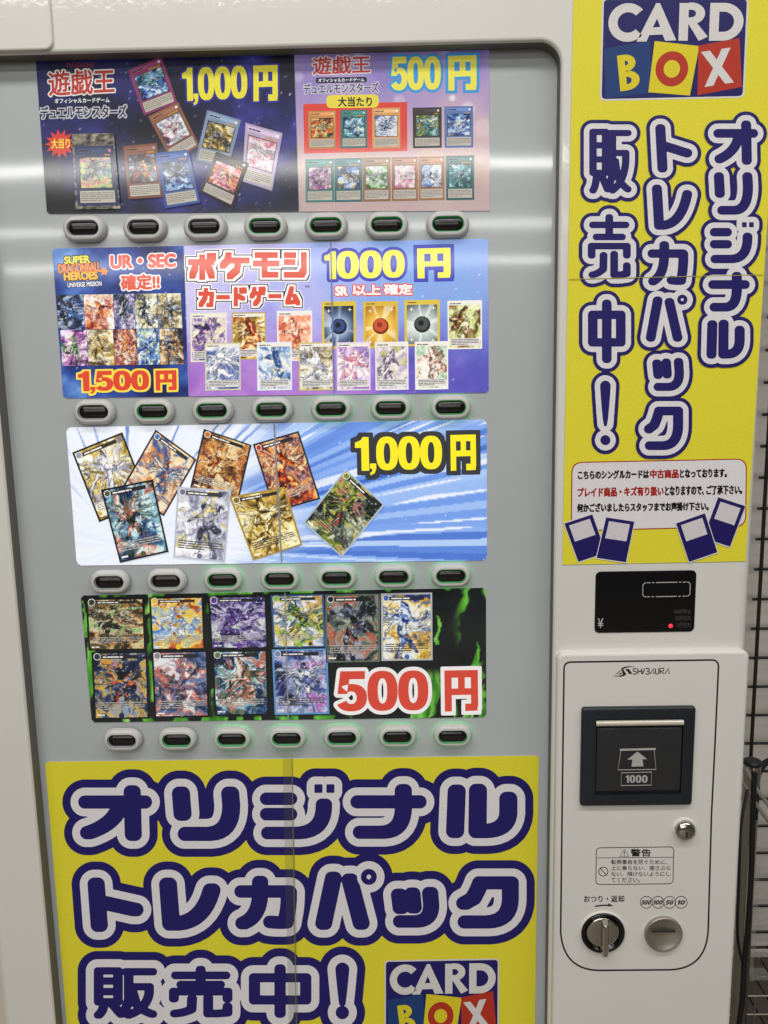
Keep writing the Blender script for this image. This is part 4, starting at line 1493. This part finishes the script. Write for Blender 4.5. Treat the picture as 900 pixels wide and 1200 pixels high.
for i, (qq, st, pal, fig, fr, lv) in enumerate((
        ((223, 366.6, 265.6, 424), 'T', ['#e8dcc0', '#d8c8d8', '#a89ac0', '#e8e0c8'], ['#2a1f4a', '#5a3f8a', '#8a6ab0', '#e8c8b8'], '#e4dfcc', 6),
        ((271.4, 365.8, 311.7, 421.5), 'T', GOLD, FIRE, '#b8a468', 6),
        ((324.5, 364, 365.7, 423), 'T', ['#f0b088', '#e88a68', '#f6d0b0', '#fff0e0'], ['#b8452a', '#e07a5a', '#f6c8a8', '#fff4ec'], '#ece8e4', 6),
        ((377, 353, 417, 408.6), 'O', ['#1a2230', '#46587a', '#9cb4d0', '#e8f0f8'], ['#161c30', '#33477a', '#10141f'], '#d9bc3c', 6),
        ((425.4, 353, 466.3, 408), 'O', ['#a8741c', '#d8a434', '#f0cc64', '#fbecb8'], ['#7a2a14', '#c8502c', '#8a3018'], '#d8b23c', 6),
        ((473.7, 351.4, 515.3, 405.6), 'O', ['#5f6a6a', '#a4b0ae', '#d4dcd8', '#f4f8f4'], ['#202423', '#464e4c', '#101312'], '#d9bc44', 6),
        ((524.3, 352, 564.6, 409), 'T', ['#a8c060', '#d0d88a', '#e8e8b8', '#f6f4e0'], ['#3a2418', '#a84a2a', '#6a8a3a', '#f0d8b0'], '#ece8dc', 6),
        ((240, 401.8, 282, 457.4), 'T', ['#3f528e', '#7484b8', '#b0b8d4', '#e4e8f2'], WHT, '#cfc8a8', 11),
        ((301, 400.8, 342, 457.4), 'T', ['#a8b4c8', '#d8dee8', '#f0f2f6', '#9ab0cc'], ['#20407a', '#3a64a8', '#6a98d0', '#f2e8c0'], '#dfe4ea', 11),
        ((350, 401, 391, 457.6), 'T', ['#4a3a24', '#9a8660', '#d0c4a0', '#f0ecdc'], WHT, '#c8b874', 11),
        ((394.4, 400.8, 434, 457.5), 'T', ['#8a6cb8', '#b898d0', '#dcc0e0', '#f2e8f4'], PNK, '#d8cfe0', 11),
        ((439.5, 400.4, 478.5, 457), 'T', ['#a8b468', '#ccc88c', '#b8a0c8', '#e6e0d4'], ['#6a5a7a', '#a894b0', '#e0d4d8', '#fff8f4'], '#e6e2e4', 11),
        ((486, 400, 525, 456.4), 'T', ['#9cc0a4', '#cfe0c8', '#ecebd8', '#f6f4ee'], ['#4a2c24', '#a86a58', '#e8c0b0', '#fff0e8'], '#ece8e6', 11))):
    x0, y0, x1, y1 = qq
    printed_card(s4, PY, [(x0, y0 + .5), (x1, y0 - .3), (x1 + .3, y1 - .4), (x0 + .6, y1 + .4)], lv, st, 400 + i, pal, fig, fr, P_LIT, None, .9)

# ---- third row, white and blue speed-line sheet
q = [(77.4, 501), (570.4, 491.6), (570.6, 656.6), (90, 662.8)]
pr, o = sheet(PY, q, 8, (1, 1, 1, 1), '#dbe4f4')


def rays(u, v, X, Y):
    ang = np.arctan2(Y - 640, X - 150)
    r = np.hypot(X - 150, Y - 640)
    n1 = vnoise(ang * 17 + 3, r * 0, 51)
    n2 = vnoise(ang * 46, r / 260, 52)
    n3 = vnoise(ang * 90, r / 120, 53)
    right = sstep(.36, .58, u + .15 * (vnoise(Y / 30, Y * 0, 5) - .5))
    k1, k2 = np.floor(ang * 19 + 60), np.floor(ang * 47 + 150)
    b1 = vnoise(k1 * 7.31, r * 0, 56)
    b2 = vnoise(k2 * 5.77, r * 0, 57)
    d = np.clip(.02 + .5 * b1 + .5 * b2 - .1 * sstep(.5, 0, v), 0, 1)
    blue = ramp(d, ['#f4f8fe', '#dbe8fa', '#a8c6f4', '#86aaee', '#6a94e4', '#4a72cc', '#2f50b2'])
    pale = ramp(np.clip(d * .7 - .1, 0, 1), ['#f2f5fc', '#e8eefa', '#dce6f6', '#c8d8f2'])
    c = mixc(pale, blue, right)
    c = mixc(c, srgb('#f6f9fe'), sstep(.78, .82, n3) * right * .85)
    c = mixc(c, srgb('#5e84d0'), sstep(.66, .72, n2) * (1 - right) * sstep(-.25, -.65, ang) * sstep(60, 110, r) * .9)
    c = mixc(c, np.ones(3), .8 * sstep(.965, 1, vnoise(X / 1.8, Y / 1.8, 54)) * right)
    return c


pr.grid(q, 330, 110, rays, 1, in_poly(o))
price(pr, '1,000', [(416, 512.6), (517.4, 510.6), (518, 549.4), (417, 551.6)], [(5.6, '#34363a'), (0.3, '#f8e822')], L, .5, p=8)
price(pr, '円', [(528, 510), (557.2, 509.4), (557.8, 550.4), (528.6, 551.4)], [(5.6, '#34363a'), (0.3, '#f8e822')], L, .5, p=30)
pr.poly([(320.6, 497), (322.6, 497), (331.4, 659), (329.4, 659)], '#7f8288', L + 52)
s5 = pr.build('display_sheet', P_LIT)
tag(s5, 'white and blue speed-line sheet in the third row with tilted cards', 'display sheet', G1)
for i, (qq, pal, fig, fr, lb) in enumerate((
        (para((84.6, 530.4), (143.4, 506.4), (116.4, 612)), ['#7a6420', '#c8a848', '#f0e4b0', '#ffffff'], ['#5a5a8a', '#9a9ab8', '#d0d0dc', '#f4f0e8'], '#1c1a16', 'gold card with a black edge'),
        (para((182.4, 503.4), (230.4, 538.5), (144, 570)), ['#3a5a9a', '#e0823a', '#e8e4dc', '#f6d8a0'], ['#1f3f7a', '#4a7ab0', '#c8602a', '#e8d8b8'], '#2a2624', 'steeply tilted card'),
        (para((239, 502.5), (295, 521.4), (223, 571)), ['#2a1a10', '#7a4a24', '#c88a48', '#e8d0a0'], ['#5a2410', '#c86a2a', '#e8a85a', '#f4e0b8'], '#20262e', 'dark brown card'),
        ([(296.4, 520.5), (350, 505), (375.4, 584.6), (321.8, 600)], ['#3a2440', '#8a5a70', '#d8904a', '#e8d8c8'], FIRE, '#1f2430', 'purple and orange card'),
        ([(118.5, 573.6), (179.4, 561.6), (198, 646.5), (141, 659.4)], ['#101c3a', '#2a4a7a', '#6aa0b0', '#d0e8ea'], ['#1a2018', '#4a5a3a', '#c85a4a', '#e8d0c0'], '#14161c', 'dark blue card'),
        ([(208.5, 570), (271.5, 574.5), (264, 659), (203.4, 652.5)], ['#8a8ca0', '#c4c6d4', '#e4e4ee', '#fbfbff'], ['#3a3a50', '#70708a', '#b0b0c0', '#d8c468'], '#b9bccb', 'silver foil card'),
        ([(269, 582), (334, 570), (354.5, 638), (297, 656.4)], ['#4a3410', '#b0882c', '#e0c468', '#fbf2c4'], GOLD, '#a58a3c', 'gold foil card'),
        ([(405, 549), (451, 591), (401, 653), (355, 612)], ['#0a0e10', '#1f2a28', '#5a6a5a', '#c8d0b0'], ['#2a3414', '#7a8a2a', '#c8c858', '#b84a3a'], '#a8b8c4', 'black card with a silver edge'))):
    printed_card(s5, PY, qq, 6 + i * 5, 'F', 500 + i, pal, fig, fr, P_LIT, lb)

# ---- fourth row, black and green sheet
q = [(94.4, 697.8), (569.5, 688.6), (569.8, 840.4), (107.6, 846.6)]
pr, o = sheet(PY, q, 7, (1, 1, 1, 1), '#10130f')


def shards(u, v, X, Y):
    w1 = fbm(X / 22, Y / 22, 61, 3) - .5
    n = vnoise((X + 30 * w1) / 11 + Y / 60, (Y + 20 * w1) / 46, 62)
    edge = np.maximum.reduce([sstep(.035, .0, u), sstep(.9, 1.0, u), sstep(.95, 1.0, v) * .7, sstep(.03, 0, v) * .55, .5 * sstep(.02, .0, np.abs(u - .165)), .4 * sstep(.02, .0, np.abs(u - .315)), .35 * sstep(.45, .9, u) * sstep(.55, .7, v)])
    m = sstep(.52, .6, n) * sstep(.25, .6, edge + .25 * n)
    for fx, fy0, fy1, fw, sw in ((558, 752, 792, 6, 3), (512, 720, 752, 2.4, 2), (566, 800, 842, 5, 2), (101, 725, 846, 5, 3), (100, 700, 742, 2.5, 2)):
        t = np.clip((Y - fy0) / (fy1 - fy0), 0, 1)
        cxl = fx + sw * np.sin(t * 5) + 14 * w1
        m = np.maximum(m, sstep(1.15, .8, np.abs(X - cxl) / (fw * (.12 + t) + .01)) * ((Y > fy0) & (Y < fy1 + 4)))
    g = ramp(np.clip(.15 + .9 * vnoise((X + 20 * w1) / 5, Y / 22, 63), 0, 1), ['#1a4a14', '#38861f', '#62ba38', '#a4dc70'])
    return mixc(ramp(fbm(X / 30, Y / 30, 64, 3), ['#070a08', '#10161a', '#1b241c']), g, m)


pr.grid(q, 320, 105, shards, 1, in_poly(o))
price(pr, '500', [(394.5, 787), (501.4, 785.6), (502, 832), (395, 833.6)], [(4.6, '#f8f4f4'), (0.3, '#dd4a38')], L, .5)
price(pr, '円', [(521, 786), (559.6, 785.2), (560.2, 832.4), (521.6, 833.6)], [(4.8, '#f8f4f4'), (0.3, '#dd4a38')], L, .5, p=8)
pr.poly([(333.2, 694), (334.6, 694), (338.6, 843), (337.2, 843)], '#8a8d90', L + 18)
s6 = pr.build('display_sheet', P_ROW4)
tag(s6, 'black sheet with green shards in the fourth row and red 500円', 'display sheet', G1)
for i, (qq, pal, fig, fr) in enumerate((
        ((100.4, 701.2, 168.8, 761.8), ['#3a2c14', '#b87a3a', '#e8dcb0', '#9ac07a'], ['#12180f', '#344028', '#6a4a38', '#d8c8a8'], '#15130f'),
        ((174.6, 699.6, 238.2, 761.2), ['#c8502a', '#f0b83a', '#f8ec9a', '#5a8ad0'], ['#a83a2a', '#f0c83a', '#6a9ae0', '#ffffff'], '#15130f'),
        ((243.6, 698.6, 312.2, 760.2), ['#24305a', '#6a5aa0', '#b0a8d0', '#d8e0d8'], ['#2a1a4a', '#6a3f9a', '#4a4a90', '#c8bce0'], '#15130f'),
        ((317.2, 697, 379.2, 758.6), ['#3a5a7a', '#d8dce8', '#f8f8fa', '#c8a05a'], ['#2a4a1a', '#8ac04a', '#e8c83a', '#1a1a20'], '#3a5f90'),
        ((381, 696.2, 445, 776), ['#10141a', '#46524e', '#8a9a8a', '#b8624a'], DRK, '#5f6b60'),
        ((446.4, 694.8, 506.4, 774), ['#1f3a8a', '#e0a82a', '#f4e4a0', '#f8f8f4'], ['#1a2a6a', '#4a6ac0', '#a8c0e8', '#e8f0fa'], '#b8bcc0'),
        ((107.2, 763.6, 172.8, 842.6), ['#141c3a', '#2c4478', '#e0b048', '#8aa0c0'], ['#0c0f1a', '#24304a', '#d8a83a', '#c84a3a'], '#101114'),
        ((177.6, 762.6, 243.2, 840.6), ['#24365a', '#5a7ab0', '#c86a5a', '#e8ecf2'], ['#3a2c3a', '#8a8a9a', '#d04a3a', '#f0f0f4'], '#101114'),
        ((248.2, 761.8, 313.2, 838.4), ['#14244a', '#2f5a8a', '#8ac0d0', '#f0f8fa'], ['#24302a', '#6a7a5a', '#c8584a', '#e8e0d0'], '#101114'),
        ((318.6, 760.4, 383.6, 837), ['#1f2f6a', '#6a7ab8', '#c0c8e0', '#b070c0'], ['#141a30', '#7a8ab0', '#d0d8ea', '#ffffff'], '#5f9ad0'))):
    x0, y0, x1, y1 = qq
    printed_card(s6, PY, [(x0, y0 + .6), (x1, y0 - .6), (x1 + 2.4, y1 - .6), (x0 + 3.4, y1 + .6)] if x0 < 380 else [(x0, y0 + .5), (x1, y0 - .5), (x1 + .6, y1 - .5), (x0 + .6, y1 + .5)],
                 6, 'F', 600 + i, pal, fig, fr, P_ROW4, None)

# ---- large yellow banner under the buttons
q = [(52.7, 892.8), (631.5, 885.4), (625, 1330), (89, 1330)]
pr, o = sheet(PY, q, 5, (1, 1, 0, 0), '#f8ec3c', .0008)
K = 7.8
headline(pr, [('オ', (91.7, 920, 178.3, 985.5), K), ('リ', (199.5, 921.5, 283.6, 985.5), K + .6), ('ジ', (304.5, 918.5, 392, 983.5), K - .4),
              ('ナ', (410.6, 918.6, 500, 983), K), ('ル', (522.6, 918.2, 606.4, 982.2), K + .6)], 9.0, 9.6, 2, h=2.3)
headline(pr, [('ト', (102.6, 1028, 168.4, 1092), K + .2), ('レ', (186.4, 1028, 258.6, 1090.5), K + .6), ('カ', (274.6, 1026, 348.2, 1089), K - .4),
              ('パ', (369.4, 1020, 440.4, 1089.5), K), ('ッ', (458, 1039, 516.4, 1087), K - .4), ('ク', (533.4, 1026.6, 608, 1088), K)], 9.0, 9.6, 6, h=2.2)
headline(pr, [('販', (110, 1133, 184.4, 1193.5), 4.4), ('売', (198, 1131.4, 272.6, 1192), 4.6), ('中', (291.6, 1129.6, 365, 1192.5), 5.4), ('!', (391.4, 1127.6, 411, 1194), 8.2)],
         9.2, 9.6, 10, h=1.3)
card_box_logo(pr, [(450.5, 1125), (585, 1122.6), (584.4, 1217), (450.6, 1219.5)], 15)
for xa, xb in ((342.2, 349.5),):
    pr.poly([(xa - .35, 888), (xa + .35, 888), (xb + .35, 1330), (xb - .35, 1330)], '#9a9350', 24)
ban = pr.build('banner', P_BAN)
tp = Print(PY - .0016)
tp.poly([(331, 888), (343, 888), (353.4, 1330), (341.4, 1330)], '#ffffff', 0)
tp.build('clear_tape', M['tape'], ban)
tag(ban, 'large yellow banner with three lines of white-edged navy lettering below the lowest buttons', 'banner')

# ---- tall yellow poster at the right of the window
SY = -.0008
q = [(674, -110), (923, -110), (873.7, 657.8), (659, 661.8)]
pr, o = sheet(SY, q, 1, (0, 0, 0, 0), '#f8ec3c', .0004)
card_box_logo(pr, [(705.6, -2.5), (877.6, -3), (872.2, 114.6), (702.8, 118.4)], 2)
k = 5.2
headline(pr, [('販', (690.4, 151, 740, 227), 3.7), ('売', (688.6, 251, 739, 326), 3.9), ('中', (688.8, 351, 733, 425.6), 5.0), ('!', (702.2, 446, 716.4, 521.6), 6.2)], 6.3, 4.2, 9, .6, h=.7)
headline(pr, [('ト', (767.6, 145.6, 811, 202.4), k), ('レ', (763.6, 216.4, 811, 269.4), k), ('カ', (758.6, 282.6, 806.4, 334.6), k - .2), ('パ', (756.6, 346.5, 804.6, 400.5), k - .2),
              ('ッ', (764, 419.4, 802.4, 458.2), k - .4), ('ク', (753.6, 476.4, 800.4, 527.4), k)], 6.3, 4.2, 13, .6, h=.8)
headline(pr, [('オ', (835.6, 141.4, 888, 193.4), k), ('リ', (835, 202, 883.2, 251.8), k), ('ジ', (831.4, 259.4, 883, 308.6), k - .2), ('ナ', (829.6, 318.6, 878.2, 365.2), k), ('ル', (827.4, 374.6, 872.4, 420.4), k)],
         6.3, 4.2, 17, .6, h=.8)
pr.poly([(666.8, 327.0), (894, 321.6), (894, 322.4), (666.8, 327.8)], '#b5a93c', 22)
pr.poly(rounded([(669.6, 541.4), (875.4, 537.2), (874.4, 617.4), (668.8, 622.8)], 13), '#b8322a', 2)
pr.poly(rounded([(670.9, 542.7), (874.1, 538.5), (873.1, 616.1), (670.1, 621.5)], 12), '#f4eff1', 3)


def row(parts, y, h, sl, grow=.5):
    for body, xa, xb, colr in parts:
        ya = y - (xa - 676) * sl
        yb = y - (xb - 676) * sl
        pr.text(body, [(xa, ya), (xb, yb), (xb, yb + h), (xa, ya + h)], [(grow, colr)], 5, .3)


BK, RD = '#181314', '#b3261e'
row([('こちらのシングルカードは', 677, 760.6, BK), ('中古商品', 761.6, 795.4, RD), ('となっております。', 796.4, 852, BK)], 551.4, 10.6, .014)
row([('プレイド商品・キズ有り扱い', 676.6, 777.8, RD), ('となりますので、', 779, 825, BK), ('ご了承下さい。', 827.6, 869.8, BK)], 571.4, 11.4, .018)
row([('何かございましたらスタッフまでお声掛け下さい。', 676, 830.6, BK)], 589.8, 10.8, .014)
for i, qq in enumerate(([(661.2, 613.6), (694, 602.8), (710, 647.6), (677.6, 658.4)], [(710.2, 606.2), (743.2, 611.2), (733.4, 658.8), (699, 653.6)],
                        [(841.4, 582.6), (873.2, 593), (855.2, 640.6), (823.6, 630)], [(792, 613.2), (825.8, 601.4), (840.4, 647), (807.2, 658.4)])):
    qq = np.array(qq)
    c = qq.mean(0)
    pr.poly(c + (qq - c) * 1.05, '#f4eff1', 8 + 3 * i)
    pr.poly(qq, '#241b66', 9 + 3 * i)
    pr.poly(sub(qq, .13, .08, .87, .50), '#e6dfe4', 10 + 3 * i)
pos = pr.build('poster', P_SIDE)
tag(pos, 'tall yellow poster with vertical navy lettering above the black price display', 'poster')

# ================================================================== left and right surroundings
mb = MB()
mb.box((-1.4, 0.030, 0.0), (LX - .003, 0.62, 2.3), 'beige')
bl = mb.build('beige_wall', M)
tag(bl, 'plain beige wall panel at the left edge of the vending machine', 'wall')

# wire grid panel
GY = 0.44
mb = MB()
tube = lambda pts, r, m='wire', n=8: mb.tube(pts, r, m, n)
rows_px = [631.7, 667.8, 703, 737, 771.2, 805, 838, 871]
zs = [WP(893, p, GY).z for p in rows_px]
st = (zs[0] - zs[-1]) / 7
gx0 = WP(893.6, 610, GY).x
zb = WP(893, 1110, GY).z
z_list = [zs[0] + st * k for k in range(0, 22)] + [zs[0] - st * k for k in range(1, 40) if zs[0] - st * k > zb + .02] + [zb]
zt = max(z_list)
for z in z_list:
    tube([(gx0 - .01, GY, z), (gx0 + 1.1, GY, z)], .0026)
for k in range(0, 22):
    x = gx0 + k * .0535
    tube([(x, GY - .0045, zb), (x, GY - .0045, zt)], .0034 if k == 0 else .0024)
gr = mb.build('wire_grid', M)
tag(gr, 'black wire grid panel on the wall right of the vending machine', 'wire grid')

# chrome post with black cap
mb = MB()
p = WP(882, 893, .26)
mb.tube([(p.x, .26, p.z - .002), (p.x, .26, p.z - .9)], .0125, 'chrome', 20)
pt = mb.build('metal_post', M)
tag(pt, 'short chrome post with a black cap standing behind the machine edge', 'post')
mb = MB()
mb.loft([[(p.x + r * math.cos(t * .2618), .26 + r * math.sin(t * .2618), p.z + dz) for t in range(24)] for r, dz in ((.0130, -.004), (.0142, -.003), (.0142, .002), (.0120, .0034))], 'bezel', True, True)
mb.build('post_cap', M, pt)

# hanging cables and straps
def cable(pxs, ys, r, name, mat, label, cat, grp=None):
    mb = MB()
    pts = []
    P = [WP(a, b, y) for (a, b), y in zip(pxs, ys)]
    for i in range(len(P) - 1):
        p0, p1, p2, p3 = P[max(i - 1, 0)], P[i], P[i + 1], P[min(i + 2, len(P) - 1)]
        for k in range(6):
            t = k / 6
            pts.append(.5 * ((2 * p1) + (p2 - p0) * t + (2 * p0 - 5 * p1 + 4 * p2 - p3) * t * t + (3 * p1 - p0 - 3 * p2 + p3) * t ** 3))
    pts.append(P[-1])
    mb.tube(pts, r, mat, 10)
    o = mb.build(name, M)
    tag(o, label, cat, grp)


cable([(884, 905), (882, 960), (880, 1030), (876, 1090), (872, 1130), (870, 1170), (864, 1215), (858, 1280)], [.20, .2, .2, .2, .2, .2, .2, .2], .0042,
      'power_cable', 'cable', 'thick black cable hanging down past the machine edge in front of the wire grid', 'cable', 'black cables by the machine')
cable([(876, 925), (868, 970), (866, 1030), (864, 1085), (866, 1110), (870, 1128)], [.19, .17, .17, .17, .18, .195], .0022,
      'power_cable', 'cable', 'thin black cable bending to join the thicker one beside the machine edge', 'cable', 'black cables by the machine')
cable([(874, 900), (884, 921), (895, 936), (910, 955)], [.235, .225, .225, .23], .0034, 'strap', 'strap', 'upper grey strap slanting down from the capped post', 'strap', 'grey straps at the post')
cable([(871, 918), (882, 936), (893, 952), (908, 972)], [.225, .22, .222, .23], .0030, 'strap', 'strap', 'lower grey strap slanting below the other beside the capped post', 'strap', 'grey straps at the post')
cable([(905, 890), (896, 895), (888, 908), (886, 930), (884, 960)], [.3, .29, .27, .25, .24], .0052, 'hose', 'cable', 'black hose curving off to the right behind the grey straps', 'hose')

# clear plastic strip behind the edge
mb = MB()
a, b = WP(864, 1150, .3), WP(876, 1010, .3)
vs, fs = [], []
for i in range(13):
    z = a.z + (b.z - a.z) * i / 12
    x0 = a.x - .02 + (b.x - a.x) * i / 12 * 0
    for j in range(5):
        vs.append((a.x - .018 + .045 * j / 4, .30 + .004 * math.sin(i * 1.7 + j), z + .003 * math.sin(j * 2 + i)))
for i in range(12):
    for j in range(4):
        k = i * 5 + j
        fs.append((k, k + 1, k + 6, k + 5))
mb.add(vs, fs, 'film', True)
o = mb.build('plastic_bag', M)
tag(o, 'crumpled clear plastic bag hanging between the machine and the black cable', 'bag')

# low shelf with dark boards
zs_ = WP(893, 1124, .49).z
mb = MB()
x0 = WP(840, 1180, .3).x
for k in range(14):
    mb.box((x0 + k * .032, .10, zs_ - .014), (x0 + k * .032 + .029, .495, zs_), 'board')
sh = mb.build('slatted_shelf', M)
tag(sh, 'dark slatted shelf below the wire grid at the lower right', 'shelf')
mb = MB()
mb.box((x0 - .01, .085, zs_ - .03), (x0 + .45, .0985, zs_ - .002), 'board')
mb.build('front_rail', M, sh)
mb = MB()
p = WP(889, 1132, .44)
mb.loft([rrect(p.x - .016, 0, p.x + .022, .02, .003, 0, 3) and [(x, .44 + z - .01, zs_ + .0015 + dz) for x, _, z in rrect(p.x - .016 + dd, dd, p.x + .022 - dd, .03 - dd, .003, 0, 3)]
         for dz, dd in ((0, 0), (.004, .001), (.006, .004))], 'film', True, True)
o = mb.build('plastic_packet', M)
tag(o, 'small clear plastic packet lying on the slatted shelf', 'packet')

# open wire basket on the shelf
mb = MB()
bx0, by0, by1 = WP(853, 1160, .2).x, .13, .30
z0b, z1b = zs_ + .004, zs_ + .075
for yy in (by0, by1):
    for zz in (z0b, (z0b + z1b) / 2, z1b):
        mb.tube([(bx0, yy, zz), (bx0 + .3, yy, zz)], .0016, 'satin', 6)
    for k in range(11):
        mb.tube([(bx0 + k * .03, yy, z0b), (bx0 + k * .03, yy, z1b)], .0012, 'satin', 6)
for k in range(11):
    mb.tube([(bx0 + k * .03, by0, z0b), (bx0 + k * .03, by1, z0b)], .0012, 'satin', 6)
for zz in (z0b, z1b):
    mb.tube([(bx0, by0, zz), (bx0, by1, zz)], .0016, 'satin', 6)
o = mb.build('wire_basket', M)
tag(o, 'small open wire basket on the slatted shelf beside the machine', 'basket')
